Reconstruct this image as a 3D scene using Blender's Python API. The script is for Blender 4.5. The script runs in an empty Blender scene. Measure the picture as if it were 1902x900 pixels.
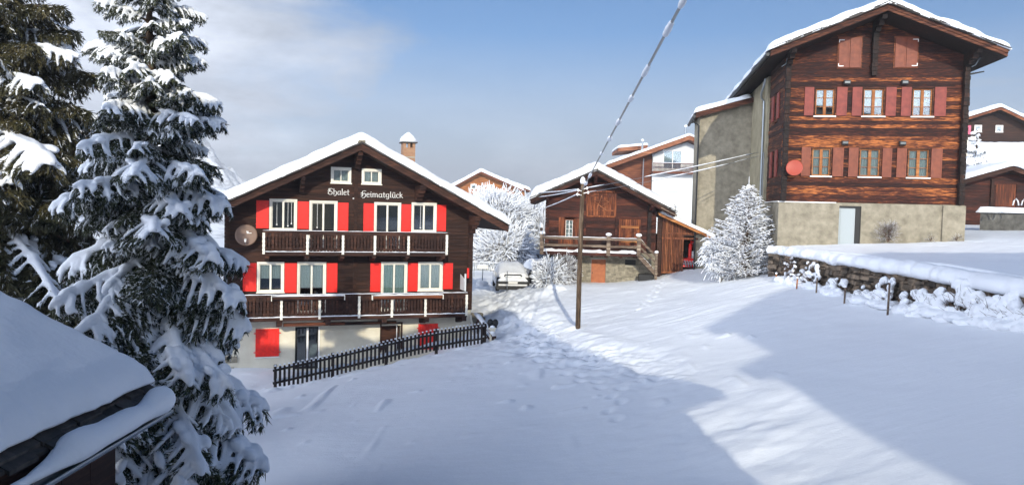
import bpy, math, random
import numpy as np
from mathutils import Vector, Matrix
from math import radians, sin, cos, pi

# ------------------------------------------------------------------ camera, light, exposure
S = bpy.context.scene
C = S.collection
f_px = 1400.0
_p, _r = radians(2.54), radians(1.4)
Fv = np.array([0, cos(_p), -sin(_p)]); _R = np.array([1., 0, 0]); _U = np.cross(_R, Fv)
Rv = cos(_r)*_R + sin(_r)*_U; Uv = -sin(_r)*_R + cos(_r)*_U
cd = bpy.data.cameras.new('camera'); cam = bpy.data.objects.new('camera', cd); C.objects.link(cam)
cd.sensor_width = 36; cd.lens = f_px/1902*36; cd.clip_start = .1; cd.clip_end = 6000
cam.matrix_world = Matrix([[Rv[0], Uv[0], -Fv[0], 0], [Rv[1], Uv[1], -Fv[1], 0], [Rv[2], Uv[2], -Fv[2], 0], [0, 0, 0, 1]])
S.camera = cam
SUN = Vector((-.06, 1, -.364)).normalized()
sl = bpy.data.lights.new('sun', 'SUN'); so = bpy.data.objects.new('sun', sl); C.objects.link(so)
sl.energy = 4.5; sl.angle = radians(.55); sl.color = (1, .93, .76)
so.rotation_euler = SUN.to_track_quat('-Z', 'Y').to_euler()
SKY_STRENGTH = .105
CLOUD = (.80, .87, 1.0); CLOUD_STRENGTH = .74; CLOUD_FILL = 6.6
wd = bpy.data.worlds.new('World'); S.world = wd; wd.use_nodes = True
def build_world():
    nt = wd.node_tree; N = nt.nodes; L = nt.links; N.clear()
    out = N.new('ShaderNodeOutputWorld')
    sky = N.new('ShaderNodeTexSky'); sky.sky_type = 'NISHITA'; sky.sun_disc = False
    sky.sun_elevation = radians(20); sky.sun_rotation = radians(176.6); sky.air_density = 1.0; sky.dust_density = .3; sky.ozone_density = 4.0; sky.altitude = 1500
    b1 = N.new('ShaderNodeBackground'); b1.inputs[1].default_value = SKY_STRENGTH; hs = N.new('ShaderNodeHueSaturation'); hs.inputs['Saturation'].default_value = 1.25; L.new(sky.outputs[0], hs.inputs['Color']); L.new(hs.outputs[0], b1.inputs[0])
    b2 = N.new('ShaderNodeBackground'); b2.inputs[1].default_value = CLOUD_STRENGTH
    tc = N.new('ShaderNodeTexCoord'); sp = N.new('ShaderNodeSeparateXYZ'); L.new(tc.outputs['Generated'], sp.inputs[0])
    def math_(op, a, b=None, c=None, cl=False):
        m = N.new('ShaderNodeMath'); m.operation = op; m.use_clamp = cl
        for i, v in enumerate((a, b, c)):
            if v is None: continue
            if isinstance(v, (int, float)): m.inputs[i].default_value = v
            else: L.new(v, m.inputs[i])
        return m.outputs[0]
    mp = N.new('ShaderNodeMapping'); mp.inputs['Scale'].default_value = (1.0, 1.0, 2.6); mp.inputs['Location'].default_value = (.35, .1, .2); L.new(tc.outputs['Generated'], mp.inputs[0])
    n1 = N.new('ShaderNodeTexNoise'); n1.inputs['Scale'].default_value = 2.3; n1.inputs['Detail'].default_value = 8; n1.inputs['Roughness'].default_value = .52; n1.inputs['Distortion'].default_value = .35
    L.new(mp.outputs[0], n1.inputs[0])
    n2 = N.new('ShaderNodeTexNoise'); n2.inputs['Scale'].default_value = 5.; n2.inputs['Detail'].default_value = 9; n2.inputs['Roughness'].default_value = .58
    L.new(mp.outputs[0], n2.inputs[0])
    # more cloud towards the horizon and on the left of the valley; on the sun's side, out of view, cloud brightness is raised to fill the shade
    z = sp.outputs[2]; x = sp.outputs[0]; y = sp.outputs[1]
    lowc = math_('MULTIPLY_ADD', z, -2.6, .42)
    left = math_('MAXIMUM', math_('MULTIPLY_ADD', x, -2.2, -.40), -.12)
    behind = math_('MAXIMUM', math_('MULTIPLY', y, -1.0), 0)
    s = math_('ADD', math_('ADD', math_('ADD', lowc, left), behind), math_('MULTIPLY_ADD', n1.outputs[0], 2.6, -1.27))
    fac = math_('MULTIPLY_ADD', s, 1.6, .20, cl=True)
    hz = math_('MULTIPLY_ADD', z, -5.7, 1.28, cl=True)
    mr = N.new('ShaderNodeMapRange'); mr.interpolation_type = 'SMOOTHSTEP'; L.new(fac, mr.inputs[0])
    fac = math_('MULTIPLY', math_('MAXIMUM', mr.outputs[0], hz), .97)
    cr = N.new('ShaderNodeValToRGB'); cr.color_ramp.elements[0].position = .40; cr.color_ramp.elements[1].position = .74
    cr.color_ramp.elements[0].color = (.58, .655, .79, 1); cr.color_ramp.elements[1].color = (.92, .99, 1.13, 1)
    L.new(math_('ADD', n2.outputs[0], math_('MULTIPLY', left, .35)), cr.inputs[0])
    L.new(cr.outputs[0], b2.inputs[0])
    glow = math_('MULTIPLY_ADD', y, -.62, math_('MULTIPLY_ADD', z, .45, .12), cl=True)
    puff = math_('MULTIPLY', math_('MAXIMUM', math_('MULTIPLY_ADD', x, -2.4, -.45), 0, cl=True), math_('MULTIPLY_ADD', n2.outputs[0], 3.4, -1.30, cl=True))
    L.new(math_('ADD', math_('MULTIPLY_ADD', glow, CLOUD_FILL, CLOUD_STRENGTH), math_('MULTIPLY', puff, .9)), b2.inputs[1])
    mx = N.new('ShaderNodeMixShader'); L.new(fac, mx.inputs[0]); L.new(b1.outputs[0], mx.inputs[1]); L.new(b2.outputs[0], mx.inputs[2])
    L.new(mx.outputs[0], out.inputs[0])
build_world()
S.view_settings.view_transform = 'Standard'; S.view_settings.look = 'None'; S.view_settings.gamma = 1; S.view_settings.use_curve_mapping = False
S.view_settings.exposure = 0.04
S.cycles.max_bounces = 8; S.cycles.diffuse_bounces = 3; S.cycles.transparent_max_bounces = 16; S.cycles.use_denoising = True

def ray(x, y): return Fv + Rv*(x-951)/f_px + Uv*(450-y)/f_px
def at(x, y, d):                      # where the sight line through a photo pixel reaches distance d
    r = ray(x, y); return r*d/r[1]
rnd = random.Random(7)
rng = np.random.default_rng(5)

# ------------------------------------------------------------------ noise
_T = rng.random((256, 256))
def vn(x, y):
    x = np.asarray(x, float); y = np.asarray(y, float)
    xi = np.floor(x).astype(int); yi = np.floor(y).astype(int); fx = x-xi; fy = y-yi
    fx = fx*fx*(3-2*fx); fy = fy*fy*(3-2*fy); g = lambda a, b: _T[a & 255, b & 255]
    return (g(xi, yi)*(1-fx)+g(xi+1, yi)*fx)*(1-fy)+(g(xi, yi+1)*(1-fx)+g(xi+1, yi+1)*fx)*fy
def fbm(x, y, o=4, s=1.0):
    r = 0; a = .5
    for i in range(o):
        r = r+a*(vn(x*s+i*17.3, y*s+i*9.1)-.5)*2; s *= 2.03; a *= .5
    return r

# ------------------------------------------------------------------ materials
MATS = {}
def principled(name):
    m = bpy.data.materials.new(name); m.use_nodes = True
    return m, m.node_tree, m.node_tree.nodes['Principled BSDF']
def mat(name, col, rough=.7, metal=0, var=.0, vscale=6, bump=0, bscale=30, stretch=(1, 1, 1), island=0, spec=.4, col2=None, ramp=(.35, .7)):
    m, nt, b = principled(name); N = nt.nodes; L = nt.links
    b.inputs['Roughness'].default_value = rough; b.inputs['Metallic'].default_value = metal
    b.inputs['Specular IOR Level'].default_value = spec
    tc = N.new('ShaderNodeTexCoord'); mp = N.new('ShaderNodeMapping'); mp.inputs['Scale'].default_value = stretch
    L.new(tc.outputs['Object'], mp.inputs[0])
    src = None
    if col2 is not None or var:
        n = N.new('ShaderNodeTexNoise'); n.inputs['Scale'].default_value = vscale; n.inputs['Detail'].default_value = 6; n.inputs['Roughness'].default_value = .6
        L.new(mp.outputs[0], n.inputs[0])
        r = N.new('ShaderNodeValToRGB'); r.color_ramp.elements[0].position = ramp[0]; r.color_ramp.elements[1].position = ramp[1]
        c2 = col2 if col2 is not None else [min(1, c*(1+var)) for c in col]
        c1 = col if col2 is not None else [c*(1-var) for c in col]
        r.color_ramp.elements[0].color = (*c1, 1); r.color_ramp.elements[1].color = (*c2, 1)
        L.new(n.outputs[0], r.inputs[0]); src = r.outputs[0]
    if island:
        g = N.new('ShaderNodeNewGeometry'); h = N.new('ShaderNodeHueSaturation')
        if src: L.new(src, h.inputs['Color'])
        else: h.inputs['Color'].default_value = (*col, 1)
        mr = N.new('ShaderNodeMapRange'); mr.inputs[3].default_value = 1-island; mr.inputs[4].default_value = 1+island
        L.new(g.outputs['Random Per Island'], mr.inputs[0]); L.new(mr.outputs[0], h.inputs['Value']); src = h.outputs[0]
    if src: L.new(src, b.inputs['Base Color'])
    else: b.inputs['Base Color'].default_value = (*col, 1)
    if bump:
        n = N.new('ShaderNodeTexNoise'); n.inputs['Scale'].default_value = bscale; n.inputs['Detail'].default_value = 5
        L.new(mp.outputs[0], n.inputs[0]); bp = N.new('ShaderNodeBump'); bp.inputs['Strength'].default_value = .6; bp.inputs['Distance'].default_value = bump
        L.new(n.outputs[0], bp.inputs['Height']); L.new(bp.outputs[0], b.inputs['Normal'])
    MATS[name] = m; return m
def wood(name, dark, mid, light, lo=.42, hi=.72, scale=1.0, vertical=False, rough=.75, island=.35, sx=.75):
    """weathered boards: long streaks along the grain, each board its own tone"""
    m, nt, b = principled(name); N = nt.nodes; L = nt.links
    b.inputs['Roughness'].default_value = rough; b.inputs['Specular IOR Level'].default_value = .25
    tc = N.new('ShaderNodeTexCoord'); g = N.new('ShaderNodeNewGeometry')
    off = N.new('ShaderNodeVectorMath'); off.operation = 'SCALE'; off.inputs[0].default_value = (13.7, 7.1, 3.3); L.new(g.outputs['Random Per Island'], off.inputs['Scale'])
    ad = N.new('ShaderNodeVectorMath'); ad.operation = 'ADD'; L.new(tc.outputs['Object'], ad.inputs[0]); L.new(off.outputs[0], ad.inputs[1])
    mp = N.new('ShaderNodeMapping'); mp.inputs['Scale'].default_value = (10*scale, 10*scale, .7*scale) if vertical else (sx*scale, sx*scale, 9*scale)
    L.new(ad.outputs[0], mp.inputs[0])
    n = N.new('ShaderNodeTexNoise'); n.inputs['Scale'].default_value = 1.5; n.inputs['Detail'].default_value = 7; n.inputs['Roughness'].default_value = .62; n.inputs['Distortion'].default_value = .6
    L.new(mp.outputs[0], n.inputs[0])
    big = N.new('ShaderNodeTexNoise'); big.inputs['Scale'].default_value = .55; big.inputs['Detail'].default_value = 3; L.new(tc.outputs['Object'], big.inputs[0])
    a1 = N.new('ShaderNodeMath'); a1.operation = 'MULTIPLY_ADD'; L.new(big.outputs[0], a1.inputs[0]); a1.inputs[1].default_value = .45; a1.inputs[2].default_value = -.225
    a2 = N.new('ShaderNodeMath'); a2.operation = 'ADD'; L.new(n.outputs[0], a2.inputs[0]); L.new(a1.outputs[0], a2.inputs[1])
    a3 = N.new('ShaderNodeMath'); a3.operation = 'MULTIPLY_ADD'; L.new(g.outputs['Random Per Island'], a3.inputs[0]); a3.inputs[1].default_value = island*.5; a3.inputs[2].default_value = -island*.25
    a4 = N.new('ShaderNodeMath'); a4.operation = 'ADD'; L.new(a2.outputs[0], a4.inputs[0]); L.new(a3.outputs[0], a4.inputs[1])
    r = N.new('ShaderNodeValToRGB'); e = r.color_ramp.elements; e[0].position = lo; e[0].color = (*dark, 1); e[1].position = hi; e[1].color = (*light, 1)
    k = e.new((lo+hi)/2); k.color = (*mid, 1)
    L.new(a4.outputs[0], r.inputs[0]); L.new(r.outputs[0], b.inputs['Base Color'])
    bp = N.new('ShaderNodeBump'); bp.inputs['Distance'].default_value = .012; L.new(n.outputs[0], bp.inputs['Height']); L.new(bp.outputs[0], b.inputs['Normal'])
    MATS[name] = m; return m
def snow_mat():
    m, nt, b = principled('snow'); N = nt.nodes; L = nt.links
    b.inputs['Base Color'].default_value = (.86, .885, .93, 1); b.inputs['Roughness'].default_value = .62; b.inputs['Specular IOR Level'].default_value = .25
    tc = N.new('ShaderNodeTexCoord'); n = N.new('ShaderNodeTexNoise'); n.inputs['Scale'].default_value = 9; n.inputs['Detail'].default_value = 8; n.inputs['Roughness'].default_value = .6
    L.new(tc.outputs['Object'], n.inputs[0]); bp = N.new('ShaderNodeBump'); bp.inputs['Strength'].default_value = .5; bp.inputs['Distance'].default_value = .03
    L.new(n.outputs[0], bp.inputs['Height']); L.new(bp.outputs[0], b.inputs['Normal'])
    MATS['snow'] = m; return m
SNOW = snow_mat()
def snow_field_mat():
    m, nt, b = principled('snow_field'); N = nt.nodes; L = nt.links
    b.inputs['Base Color'].default_value = (.84, .87, .92, 1); b.inputs['Roughness'].default_value = .6; b.inputs['Specular IOR Level'].default_value = .25
    tc = N.new('ShaderNodeTexCoord'); mp = N.new('ShaderNodeMapping'); mp.inputs['Scale'].default_value = (1, 2.2, 1); mp.inputs['Rotation'].default_value = (0, 0, radians(25)); L.new(tc.outputs['Object'], mp.inputs[0])
    n = N.new('ShaderNodeTexNoise'); n.inputs['Scale'].default_value = 1.6; n.inputs['Detail'].default_value = 10; n.inputs['Roughness'].default_value = .62; L.new(mp.outputs[0], n.inputs[0])
    bp = N.new('ShaderNodeBump'); bp.inputs['Strength'].default_value = .38; bp.inputs['Distance'].default_value = .05
    L.new(n.outputs[0], bp.inputs['Height'])
    n2 = N.new('ShaderNodeTexNoise'); n2.inputs['Scale'].default_value = 22; n2.inputs['Detail'].default_value = 4; L.new(tc.outputs['Object'], n2.inputs[0])
    bq = N.new('ShaderNodeBump'); bq.inputs['Strength'].default_value = .35; bq.inputs['Distance'].default_value = .012; L.new(n2.outputs[0], bq.inputs['Height']); L.new(bp.outputs[0], bq.inputs['Normal']); L.new(bq.outputs[0], b.inputs['Normal'])
    MATS['snow_field'] = m; return m
FIELD = snow_field_mat()
W_CH = wood('chalet_wood', (.022, .0095, .0065), (.040, .0165, .010), (.070, .028, .016), island=.25)
W_CHT = wood('chalet_trim_wood', (.024, .010, .007), (.046, .019, .012), (.095, .038, .022), island=.4, lo=.38)
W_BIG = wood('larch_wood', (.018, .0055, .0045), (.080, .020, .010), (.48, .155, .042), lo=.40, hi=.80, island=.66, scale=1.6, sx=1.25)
W_BIGS = wood('larch_wood_shaded_side', (.022, .008, .006), (.06, .02, .01), (.2, .07, .03), island=.4)  # darker copy of the larch wood: the side wall's shade put into the colour
W_BLACK = wood('tarred_wood', (.012, .008, .007), (.02, .012, .01), (.06, .025, .015), island=.3, vertical=True)
W_BARN = wood('barn_wood', (.018, .0065, .005), (.058, .016, .010), (.17, .048, .022), island=.5, lo=.36, hi=.82)
W_BARNV = wood('barn_door_wood', (.06, .018, .01), (.16, .045, .018), (.34, .11, .04), vertical=True, island=.3)
W_SLAT = wood('slat_wood', (.11, .036, .018), (.22, .075, .034), (.36, .14, .06), vertical=True, island=.4)
W_GREY = wood('grey_rail_wood', (.09, .06, .045), (.19, .14, .1), (.38, .3, .23), island=.4)
W_VERGE = wood('verge_board_wood', (.035, .012, .008), (.085, .028, .015), (.21, .08, .038), island=.4)
W_VERGE2 = wood('light_verge_wood', (.14, .05, .026), (.25, .095, .045), (.38, .17, .09), island=.2)
W_POLE = wood('pole_wood', (.05, .032, .02), (.12, .08, .05), (.22, .155, .10), vertical=True, scale=1.5)
W_FENCE = wood('fence_wood', (.018, .013, .011), (.034, .025, .021), (.075, .053, .042), vertical=True, island=.5)
W_HONEY = wood('honey_wood', (.25, .09, .03), (.42, .17, .055), (.6, .28, .1), island=.3)
W_PLAIN = wood('brown_wood', (.09, .028, .014), (.17, .055, .025), (.28, .1, .045), island=.3)
RED = mat('red_paint', (.80, .022, .014), .45, var=.12, vscale=9, bump=.002, bscale=40)
RUST = mat('oxblood_paint', (.16, .026, .02), .6, vscale=5, bump=.002, col2=(.25, .045, .03))
RUST2 = mat('faded_oxblood_paint', (.15, .036, .018), .6, vscale=5, bump=.002, col2=(.23, .058, .026))
CREAM = mat('cream_paint', (.80, .76, .66), .5, var=.05, vscale=5)
WHITEW = mat('white_paint', (.82, .81, .78), .4)
PLASTER = mat('cream_plaster', (.66, .60, .47), .85, col2=(.76, .71, .58), vscale=1.4, bump=.006, bscale=60)
CONC = mat('roughcast', (.17, .15, .11), .9, col2=(.35, .31, .235), vscale=3.2, bump=.03, bscale=22, ramp=(.28, .72))
GWALL = mat('dark_grey_stone_wall', (.07, .068, .062), .9, col2=(.17, .165, .15), vscale=2.5, bump=.02, bscale=14)
CONC2 = mat('grey_roughcast', (.24, .21, .14), .9, col2=(.36, .32, .22), vscale=1.6, bump=.01, bscale=25)
WHITEWALL = mat('white_render', (.60, .62, .62), .85, var=.03, vscale=2)
YELLOWW = mat('yellow_render', (.62, .52, .22), .85, var=.06, vscale=2)
SLATE = mat('roof_slate', (.035, .032, .030), .7, island=.5, col2=(.09, .075, .065), vscale=8, bump=.01, bscale=20)
STONE = mat('field_stone', (.05, .042, .034), .9, island=.75, col2=(.24, .175, .12), vscale=3.2, bump=.02, bscale=16)
STONE2 = mat('grey_stone', (.16, .14, .105), .9, island=.3, col2=(.36, .32, .24), vscale=4, bump=.012, bscale=20)
JOINT = mat('dark_joint', (.03, .027, .023), .95)
MORTAR = mat('pale_mortar', (.34, .31, .25), .95)
METAL = mat('galvanised', (.30, .33, .36), .4, metal=.8)
LENS = mat('lamp_glass', (.16, .17, .17), .2)
DARKM = mat('dark_metal', (.03, .032, .035), .5, metal=.4)
BLACK = mat('black', (.012, .012, .013), .6)
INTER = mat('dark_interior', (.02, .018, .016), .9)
CURT = mat('curtain_cloth', (.66, .66, .64), .9)
CURTG = mat('pale_green_curtain_cloth', (.42, .52, .45), .9, vscale=8, col2=(.6, .66, .6))
DISH = mat('brown_dish_paint', (.20, .125, .09), .6)
DISHR = mat('terracotta_dish_paint', (.36, .058, .032), .5)
DOORG = mat('pale_blue_door_paint', (.33, .37, .39), .5)
DOORR = mat('rust_red_door', (.30, .085, .03), .6, col2=(.42, .14, .05), vscale=4)
BRICK = mat('chimney_brick', (.27, .14, .08), .85, col2=(.40, .24, .14), vscale=7, bump=.01)
NEEDLE = mat('spruce_needles', (.030, .040, .020), .6, island=.5, col2=(.075, .085, .038), vscale=3)
NEEDLE2 = mat('olive_spruce_needles', (.042, .045, .020), .6, island=.55, col2=(.12, .10, .045), vscale=2)
BARK = mat('bark', (.07, .045, .03), .9, bump=.02, bscale=12, col2=(.12, .08, .055), vscale=8)
TWIG = mat('twig', (.10, .065, .045), .9, island=.4)
CARW = mat('white_car_paint', (.75, .76, .78), .25, spec=.6)
CARD = mat('dark_blue_car_paint', (.015, .022, .045), .25, spec=.6)
PLAST = mat('black_plastic', (.016, .016, .017), .5)
TYRE = mat('tyre', (.02, .02, .02), .9)
LENSR = mat('red_lens', (.25, .01, .01), .2)
REDM = mat('red_machine_paint', (.62, .015, .012), .35)
PINK = mat('pink_cloth', (.60, .14, .22), .8)
OCHRE = mat('ochre_paint', (.55, .27, .05), .6)
def glass_mat():
    m = bpy.data.materials.new('window_glass'); m.use_nodes = True; nt = m.node_tree; N = nt.nodes; L = nt.links; N.clear()
    o = N.new('ShaderNodeOutputMaterial'); t = N.new('ShaderNodeBsdfTransparent'); t.inputs[0].default_value = (.72, .78, .80, 1)
    g = N.new('ShaderNodeBsdfGlossy'); g.inputs['Roughness'].default_value = .03; g.inputs[0].default_value = (1, 1, 1, 1)
    fr = N.new('ShaderNodeFresnel'); fr.inputs[0].default_value = 1.6
    mm = N.new('ShaderNodeMath'); mm.operation = 'MULTIPLY_ADD'; mm.inputs[1].default_value = 1.3; mm.inputs[2].default_value = .05; L.new(fr.outputs[0], mm.inputs[0])
    mx = N.new('ShaderNodeMixShader'); L.new(mm.outputs[0], mx.inputs[0]); L.new(t.outputs[0], mx.inputs[1]); L.new(g.outputs[0], mx.inputs[2]); L.new(mx.outputs[0], o.inputs[0])
    return m
GLASS = glass_mat()

# ------------------------------------------------------------------ mesh building
ZB = 0.0                               # base height of the thing being built: its parts are stored relative to it
class MB:
    def __init__(s): s.v = []; s.f = []; s.m = []; s.mi = 0
    def add(s, vs, fs):
        n = len(s.v); s.v += [tuple(map(float, p)) for p in vs]
        for f in fs: s.f.append([n+i for i in f]); s.m.append(s.mi)
    def hexa(s, p): s.add(p, [(0, 3, 2, 1), (4, 5, 6, 7), (0, 1, 5, 4), (1, 2, 6, 5), (2, 3, 7, 6), (3, 0, 4, 7)])
    def box(s, x0, x1, y0, y1, z0, z1, jit=0):
        p = [(x0, y0, z0), (x1, y0, z0), (x1, y1, z0), (x0, y1, z0), (x0, y0, z1), (x1, y0, z1), (x1, y1, z1), (x0, y1, z1)]
        if jit: p = [tuple(c+rnd.uniform(-jit, jit) for c in q) for q in p]
        s.hexa(p)
    def prism(s, poly, y0, y1):        # polygon in x,z extruded along y
        n = len(poly); vs = [(x, y0, z) for x, z in poly]+[(x, y1, z) for x, z in poly]
        s.add(vs, [list(range(n)), list(range(2*n-1, n-1, -1))]+[(i, i+n, (i+1) % n+n, (i+1) % n) for i in range(n)])
    def prism_y(s, poly, x0, x1):      # polygon in y,z extruded along x
        n = len(poly); vs = [(x0, y, z) for y, z in poly]+[(x1, y, z) for y, z in poly]
        s.add(vs, [list(range(n))[::-1], list(range(n, 2*n))]+[((i+1) % n, (i+1) % n+n, i+n, i) for i in range(n)])
    def beam(s, a, b, w, h):           # rectangular bar a->b, w sideways, h up
        a = Vector(a); b = Vector(b); d = (b-a).normalized(); up = Vector((0, 0, 1))
        if abs(d.z) > .95: up = Vector((0, 1, 0))
        sd = d.cross(up).normalized()*w/2; u = sd.cross(d).normalized()*h/2
        s.hexa([a-sd-u, b-sd-u, b+sd-u, a+sd-u, a-sd+u, b-sd+u, b+sd+u, a+sd+u])
    def tube(s, pts, rad, n=6, cap=True):
        pts = [Vector(p) for p in pts]; k = len(pts)
        if not hasattr(rad, '__len__'): rad = [rad]*k
        vs = []
        for i, p in enumerate(pts):
            d = (pts[min(i+1, k-1)]-pts[max(i-1, 0)]).normalized()
            up = Vector((0, 0, 1)) if abs(d.z) < .9 else Vector((1, 0, 0))
            a = d.cross(up).normalized(); b = a.cross(d)
            for j in range(n):
                t = 2*pi*j/n; vs.append(p+(a*cos(t)+b*sin(t))*rad[i])
        fs = [(i*n+j, i*n+(j+1) % n, (i+1)*n+(j+1) % n, (i+1)*n+j) for i in range(k-1) for j in range(n)]
        if cap: fs += [list(range(n))[::-1], [(k-1)*n+j for j in range(n)]]
        s.add(vs, fs)
    def cyl(s, c, r, z0, z1, n=16, r1=None): s.tube([(c[0], c[1], z0), (c[0], c[1], z1)], [r, r if r1 is None else r1], n)
    def blob(s, c, r, n=10, m=6, jit=.08):
        cx, cy, cz = c; rx, ry, rz = (r, r, r) if not hasattr(r, '__len__') else r; vs = [(cx, cy, cz-rz)]
        o = rnd.uniform(0, 50)
        for i in range(1, m):
            ph = -pi/2+pi*i/m
            for j in range(n):
                t = 2*pi*j/n; k = 1+jit*rnd.uniform(-1, 1)
                vs.append((cx+rx*k*cos(ph)*cos(t), cy+ry*k*cos(ph)*sin(t), cz+rz*k*sin(ph)))
        vs.append((cx, cy, cz+rz)); fs = [(0, 1+(j+1) % n, 1+j) for j in range(n)]
        for i in range(m-2):
            for j in range(n): a = 1+i*n+j; b = 1+i*n+(j+1) % n; fs.append((a, b, b+n, a+n))
        e = len(vs)-1; b0 = 1+(m-2)*n
        fs += [(e, b0+j, b0+(j+1) % n) for j in range(n)]
        s.add(vs, fs)
def mesh_np(name, V, F, mats, mi=None, smooth=True):
    """numpy verts (n,3), faces (m,3|4)"""
    me = bpy.data.meshes.new(name); V = np.asarray(V, np.float32); F = np.asarray(F, np.int32); k = F.shape[1]
    me.vertices.add(len(V)); me.vertices.foreach_set('co', V.ravel())
    me.loops.add(F.size); me.loops.foreach_set('vertex_index', F.ravel())
    me.polygons.add(len(F)); me.polygons.foreach_set('loop_start', np.arange(0, F.size, k, dtype=np.int32)); me.polygons.foreach_set('loop_total', np.full(len(F), k, np.int32))
    if mi is not None: me.polygons.foreach_set('material_index', np.asarray(mi, np.int32))
    me.polygons.foreach_set('use_smooth', np.full(len(F), smooth))
    me.update(calc_edges=True)
    for m in mats: me.materials.append(m)
    return me
def link(name, me, parent=None):
    o = bpy.data.objects.new(name, me); C.objects.link(o)
    if parent is not None: o.parent = parent
    return o
def obj(name, mb, mats, parent=None, smooth=False, dz=None):
    if not isinstance(mats, (list, tuple)): mats = [mats]
    z = ZB if dz is None else dz
    me = bpy.data.meshes.new(name); me.from_pydata([(a, b, c-z) for a, b, c in mb.v], [], mb.f); me.update()
    for m in mats: me.materials.append(m)
    me.polygons.foreach_set('material_index', mb.m)
    if smooth: me.polygons.foreach_set('use_smooth', [True]*len(mb.f))
    o = link(name, me, parent)
    if parent is None: o.location.z = z
    return o
def tag(o, label=None, cat=None, group=None, kind=None):
    if label: o['label'] = label
    if cat: o['category'] = cat
    if group: o['group'] = group
    if kind: o['kind'] = kind
    return o
def thing(name, label, cat, loc=(0, 0, 0), rot=0, group=None):
    global ZB
    o = bpy.data.objects.new(name, None); C.objects.link(o); o.location = loc; o.rotation_euler = (0, 0, radians(rot)); ZB = loc[2]
    return tag(o, label, cat, group)

# ------------------------------------------------------------------ generic house pieces
def snow_sheet(name, parent, X, Y, base, T, edge=.3, wob=.06, seed=0, dz=None, mats=None, low=0.0, rough=.05):
    """a closed snow cover on a surface z = base(x, y): rounded at its rim, uneven on top"""
    nx, ny = len(X), len(Y); A, B = np.meshgrid(X, Y, indexing='ij'); A = A.astype(float); B = B.astype(float)
    x0, x1, y0, y1 = X[0], X[-1], Y[0], Y[-1]
    d = np.minimum(np.minimum(A-x0, x1-A), np.minimum(B-y0, y1-B)); q = np.clip(d/edge, 0, 1)
    prof = np.sqrt(np.clip(1-(1-q)**2, 0, 1))
    # wobble of the outline
    wx = fbm(B*1.7+seed, A*0+seed, 3)*wob+fbm(B*7+seed, A*0+seed, 3)*wob*.45; wy = fbm(A*1.7+seed+40, B*0+seed, 3)*wob+fbm(A*7+seed+4, B*0+seed, 3)*wob*.45
    Ax = A+np.where(A-x0 < edge, -1, np.where(x1-A < edge, 1, 0))*wx; By = B+np.where(B-y0 < edge, -1, np.where(y1-B < edge, 1, 0))*wy
    th = T*(.12+.88*prof)*(1+.22*fbm(A*.8+seed, B*.8, 3))+rough*fbm(A*2.1+seed, B*2.1, 3)*prof
    th = np.maximum(th, .01)
    zb = base(A, B)+low
    top = np.stack([Ax, By, zb+th], -1).reshape(-1, 3); bot = np.stack([Ax, By, zb+.004], -1).reshape(-1, 3)
    V = np.concatenate([top, bot]); n = nx*ny
    I = np.arange(n).reshape(nx, ny); q0 = np.stack([I[:-1, :-1], I[1:, :-1], I[1:, 1:], I[:-1, 1:]], -1).reshape(-1, 4)
    F = [q0, q0[:, ::-1]+n]
    for e in (I[:, 0], I[-1, :], I[::-1, -1], I[0, ::-1]):
        F.append(np.stack([e[:-1], e[:-1]+n, e[1:]+n, e[1:]], -1))
    V[:, 2] -= (ZB if dz is None else dz)
    o = link(name, mesh_np(name, V, np.concatenate(F), mats or [SNOW]), parent)
    return o
def rail_snow(mb, a, b, w, h, step=.22, seed=0):
    a = np.array(a, float); b = np.array(b, float); L = np.linalg.norm(b-a); n = max(2, int(L/step)); d = (b-a)/L; sd = np.array([-d[1], d[0], 0])
    pts = []; k = 6
    for i in range(n+1):
        p = a+(b-a)*i/n; hh = h*(.55+.75*rnd.random())*(0.35 if i in (0, n) else 1); ww = w*(.85+.3*rnd.random())/2
        for s_, t_ in ((-1, .0), (-.98, .45), (-.5, .95), (.5, .95), (.98, .45), (1, .0)): pts.append(p+sd*ww*s_+np.array([0, 0, hh*t_]))
    fs = [(i*k+j, i*k+j+1, (i+1)*k+j+1, (i+1)*k+j) for i in range(n) for j in range(k-1)]+[(i*k+k-1, i*k, (i+1)*k, (i+1)*k+k-1) for i in range(n)]
    fs += [list(range(k)), [n*k+j for j in range(k)][::-1]]
    mb.add(pts, fs)
def course_wall(mb, x0, x1, z0, z1, top, y, dep, h, openings, jit=.012, gap=.01):
    """stacked boards or logs facing -y; openings stay real holes; top(z) -> (xl, xr) clips under a gable"""
    z = z0
    while z < z1-1e-4:
        zt = min(z+h*rnd.uniform(.92, 1.08), z1); j = rnd.uniform(-jit, jit)
        cuts = sorted({z, zt, *[v for o in openings for v in o[2:4] if z < v < zt]})
        for a, b in zip(cuts[:-1], cuts[1:]):
            bb = b-gap if b == zt else b
            if bb-a < .004: continue
            la, ra = top(a); lb, rb = top(bb); la = max(la, x0); lb = max(lb, x0); ra = min(ra, x1); rb = min(rb, x1)
            if ra-la < .02: continue
            cur = [(la, lb)]; segs = []
            ops = sorted([(o[0], o[1]) for o in openings if o[2] < bb-1e-3 and o[3] > a+1e-3]); s0 = (la, lb)
            for o in ops:
                segs.append((s0[0], s0[1], o[0], o[0])); s0 = (o[1], o[1])
            segs.append((s0[0], s0[1], ra, rb))
            for p, q, r, t in segs:
                if r-p < .01: continue
                mb.hexa([(p, y+j, a), (r, y+j, a), (r, y+dep, a), (p, y+dep, a), (min(q, t), y+j, bb), (t, y+j, bb), (t, y+dep, bb), (min(q, t), y+dep, bb)])
        z = zt
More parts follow.
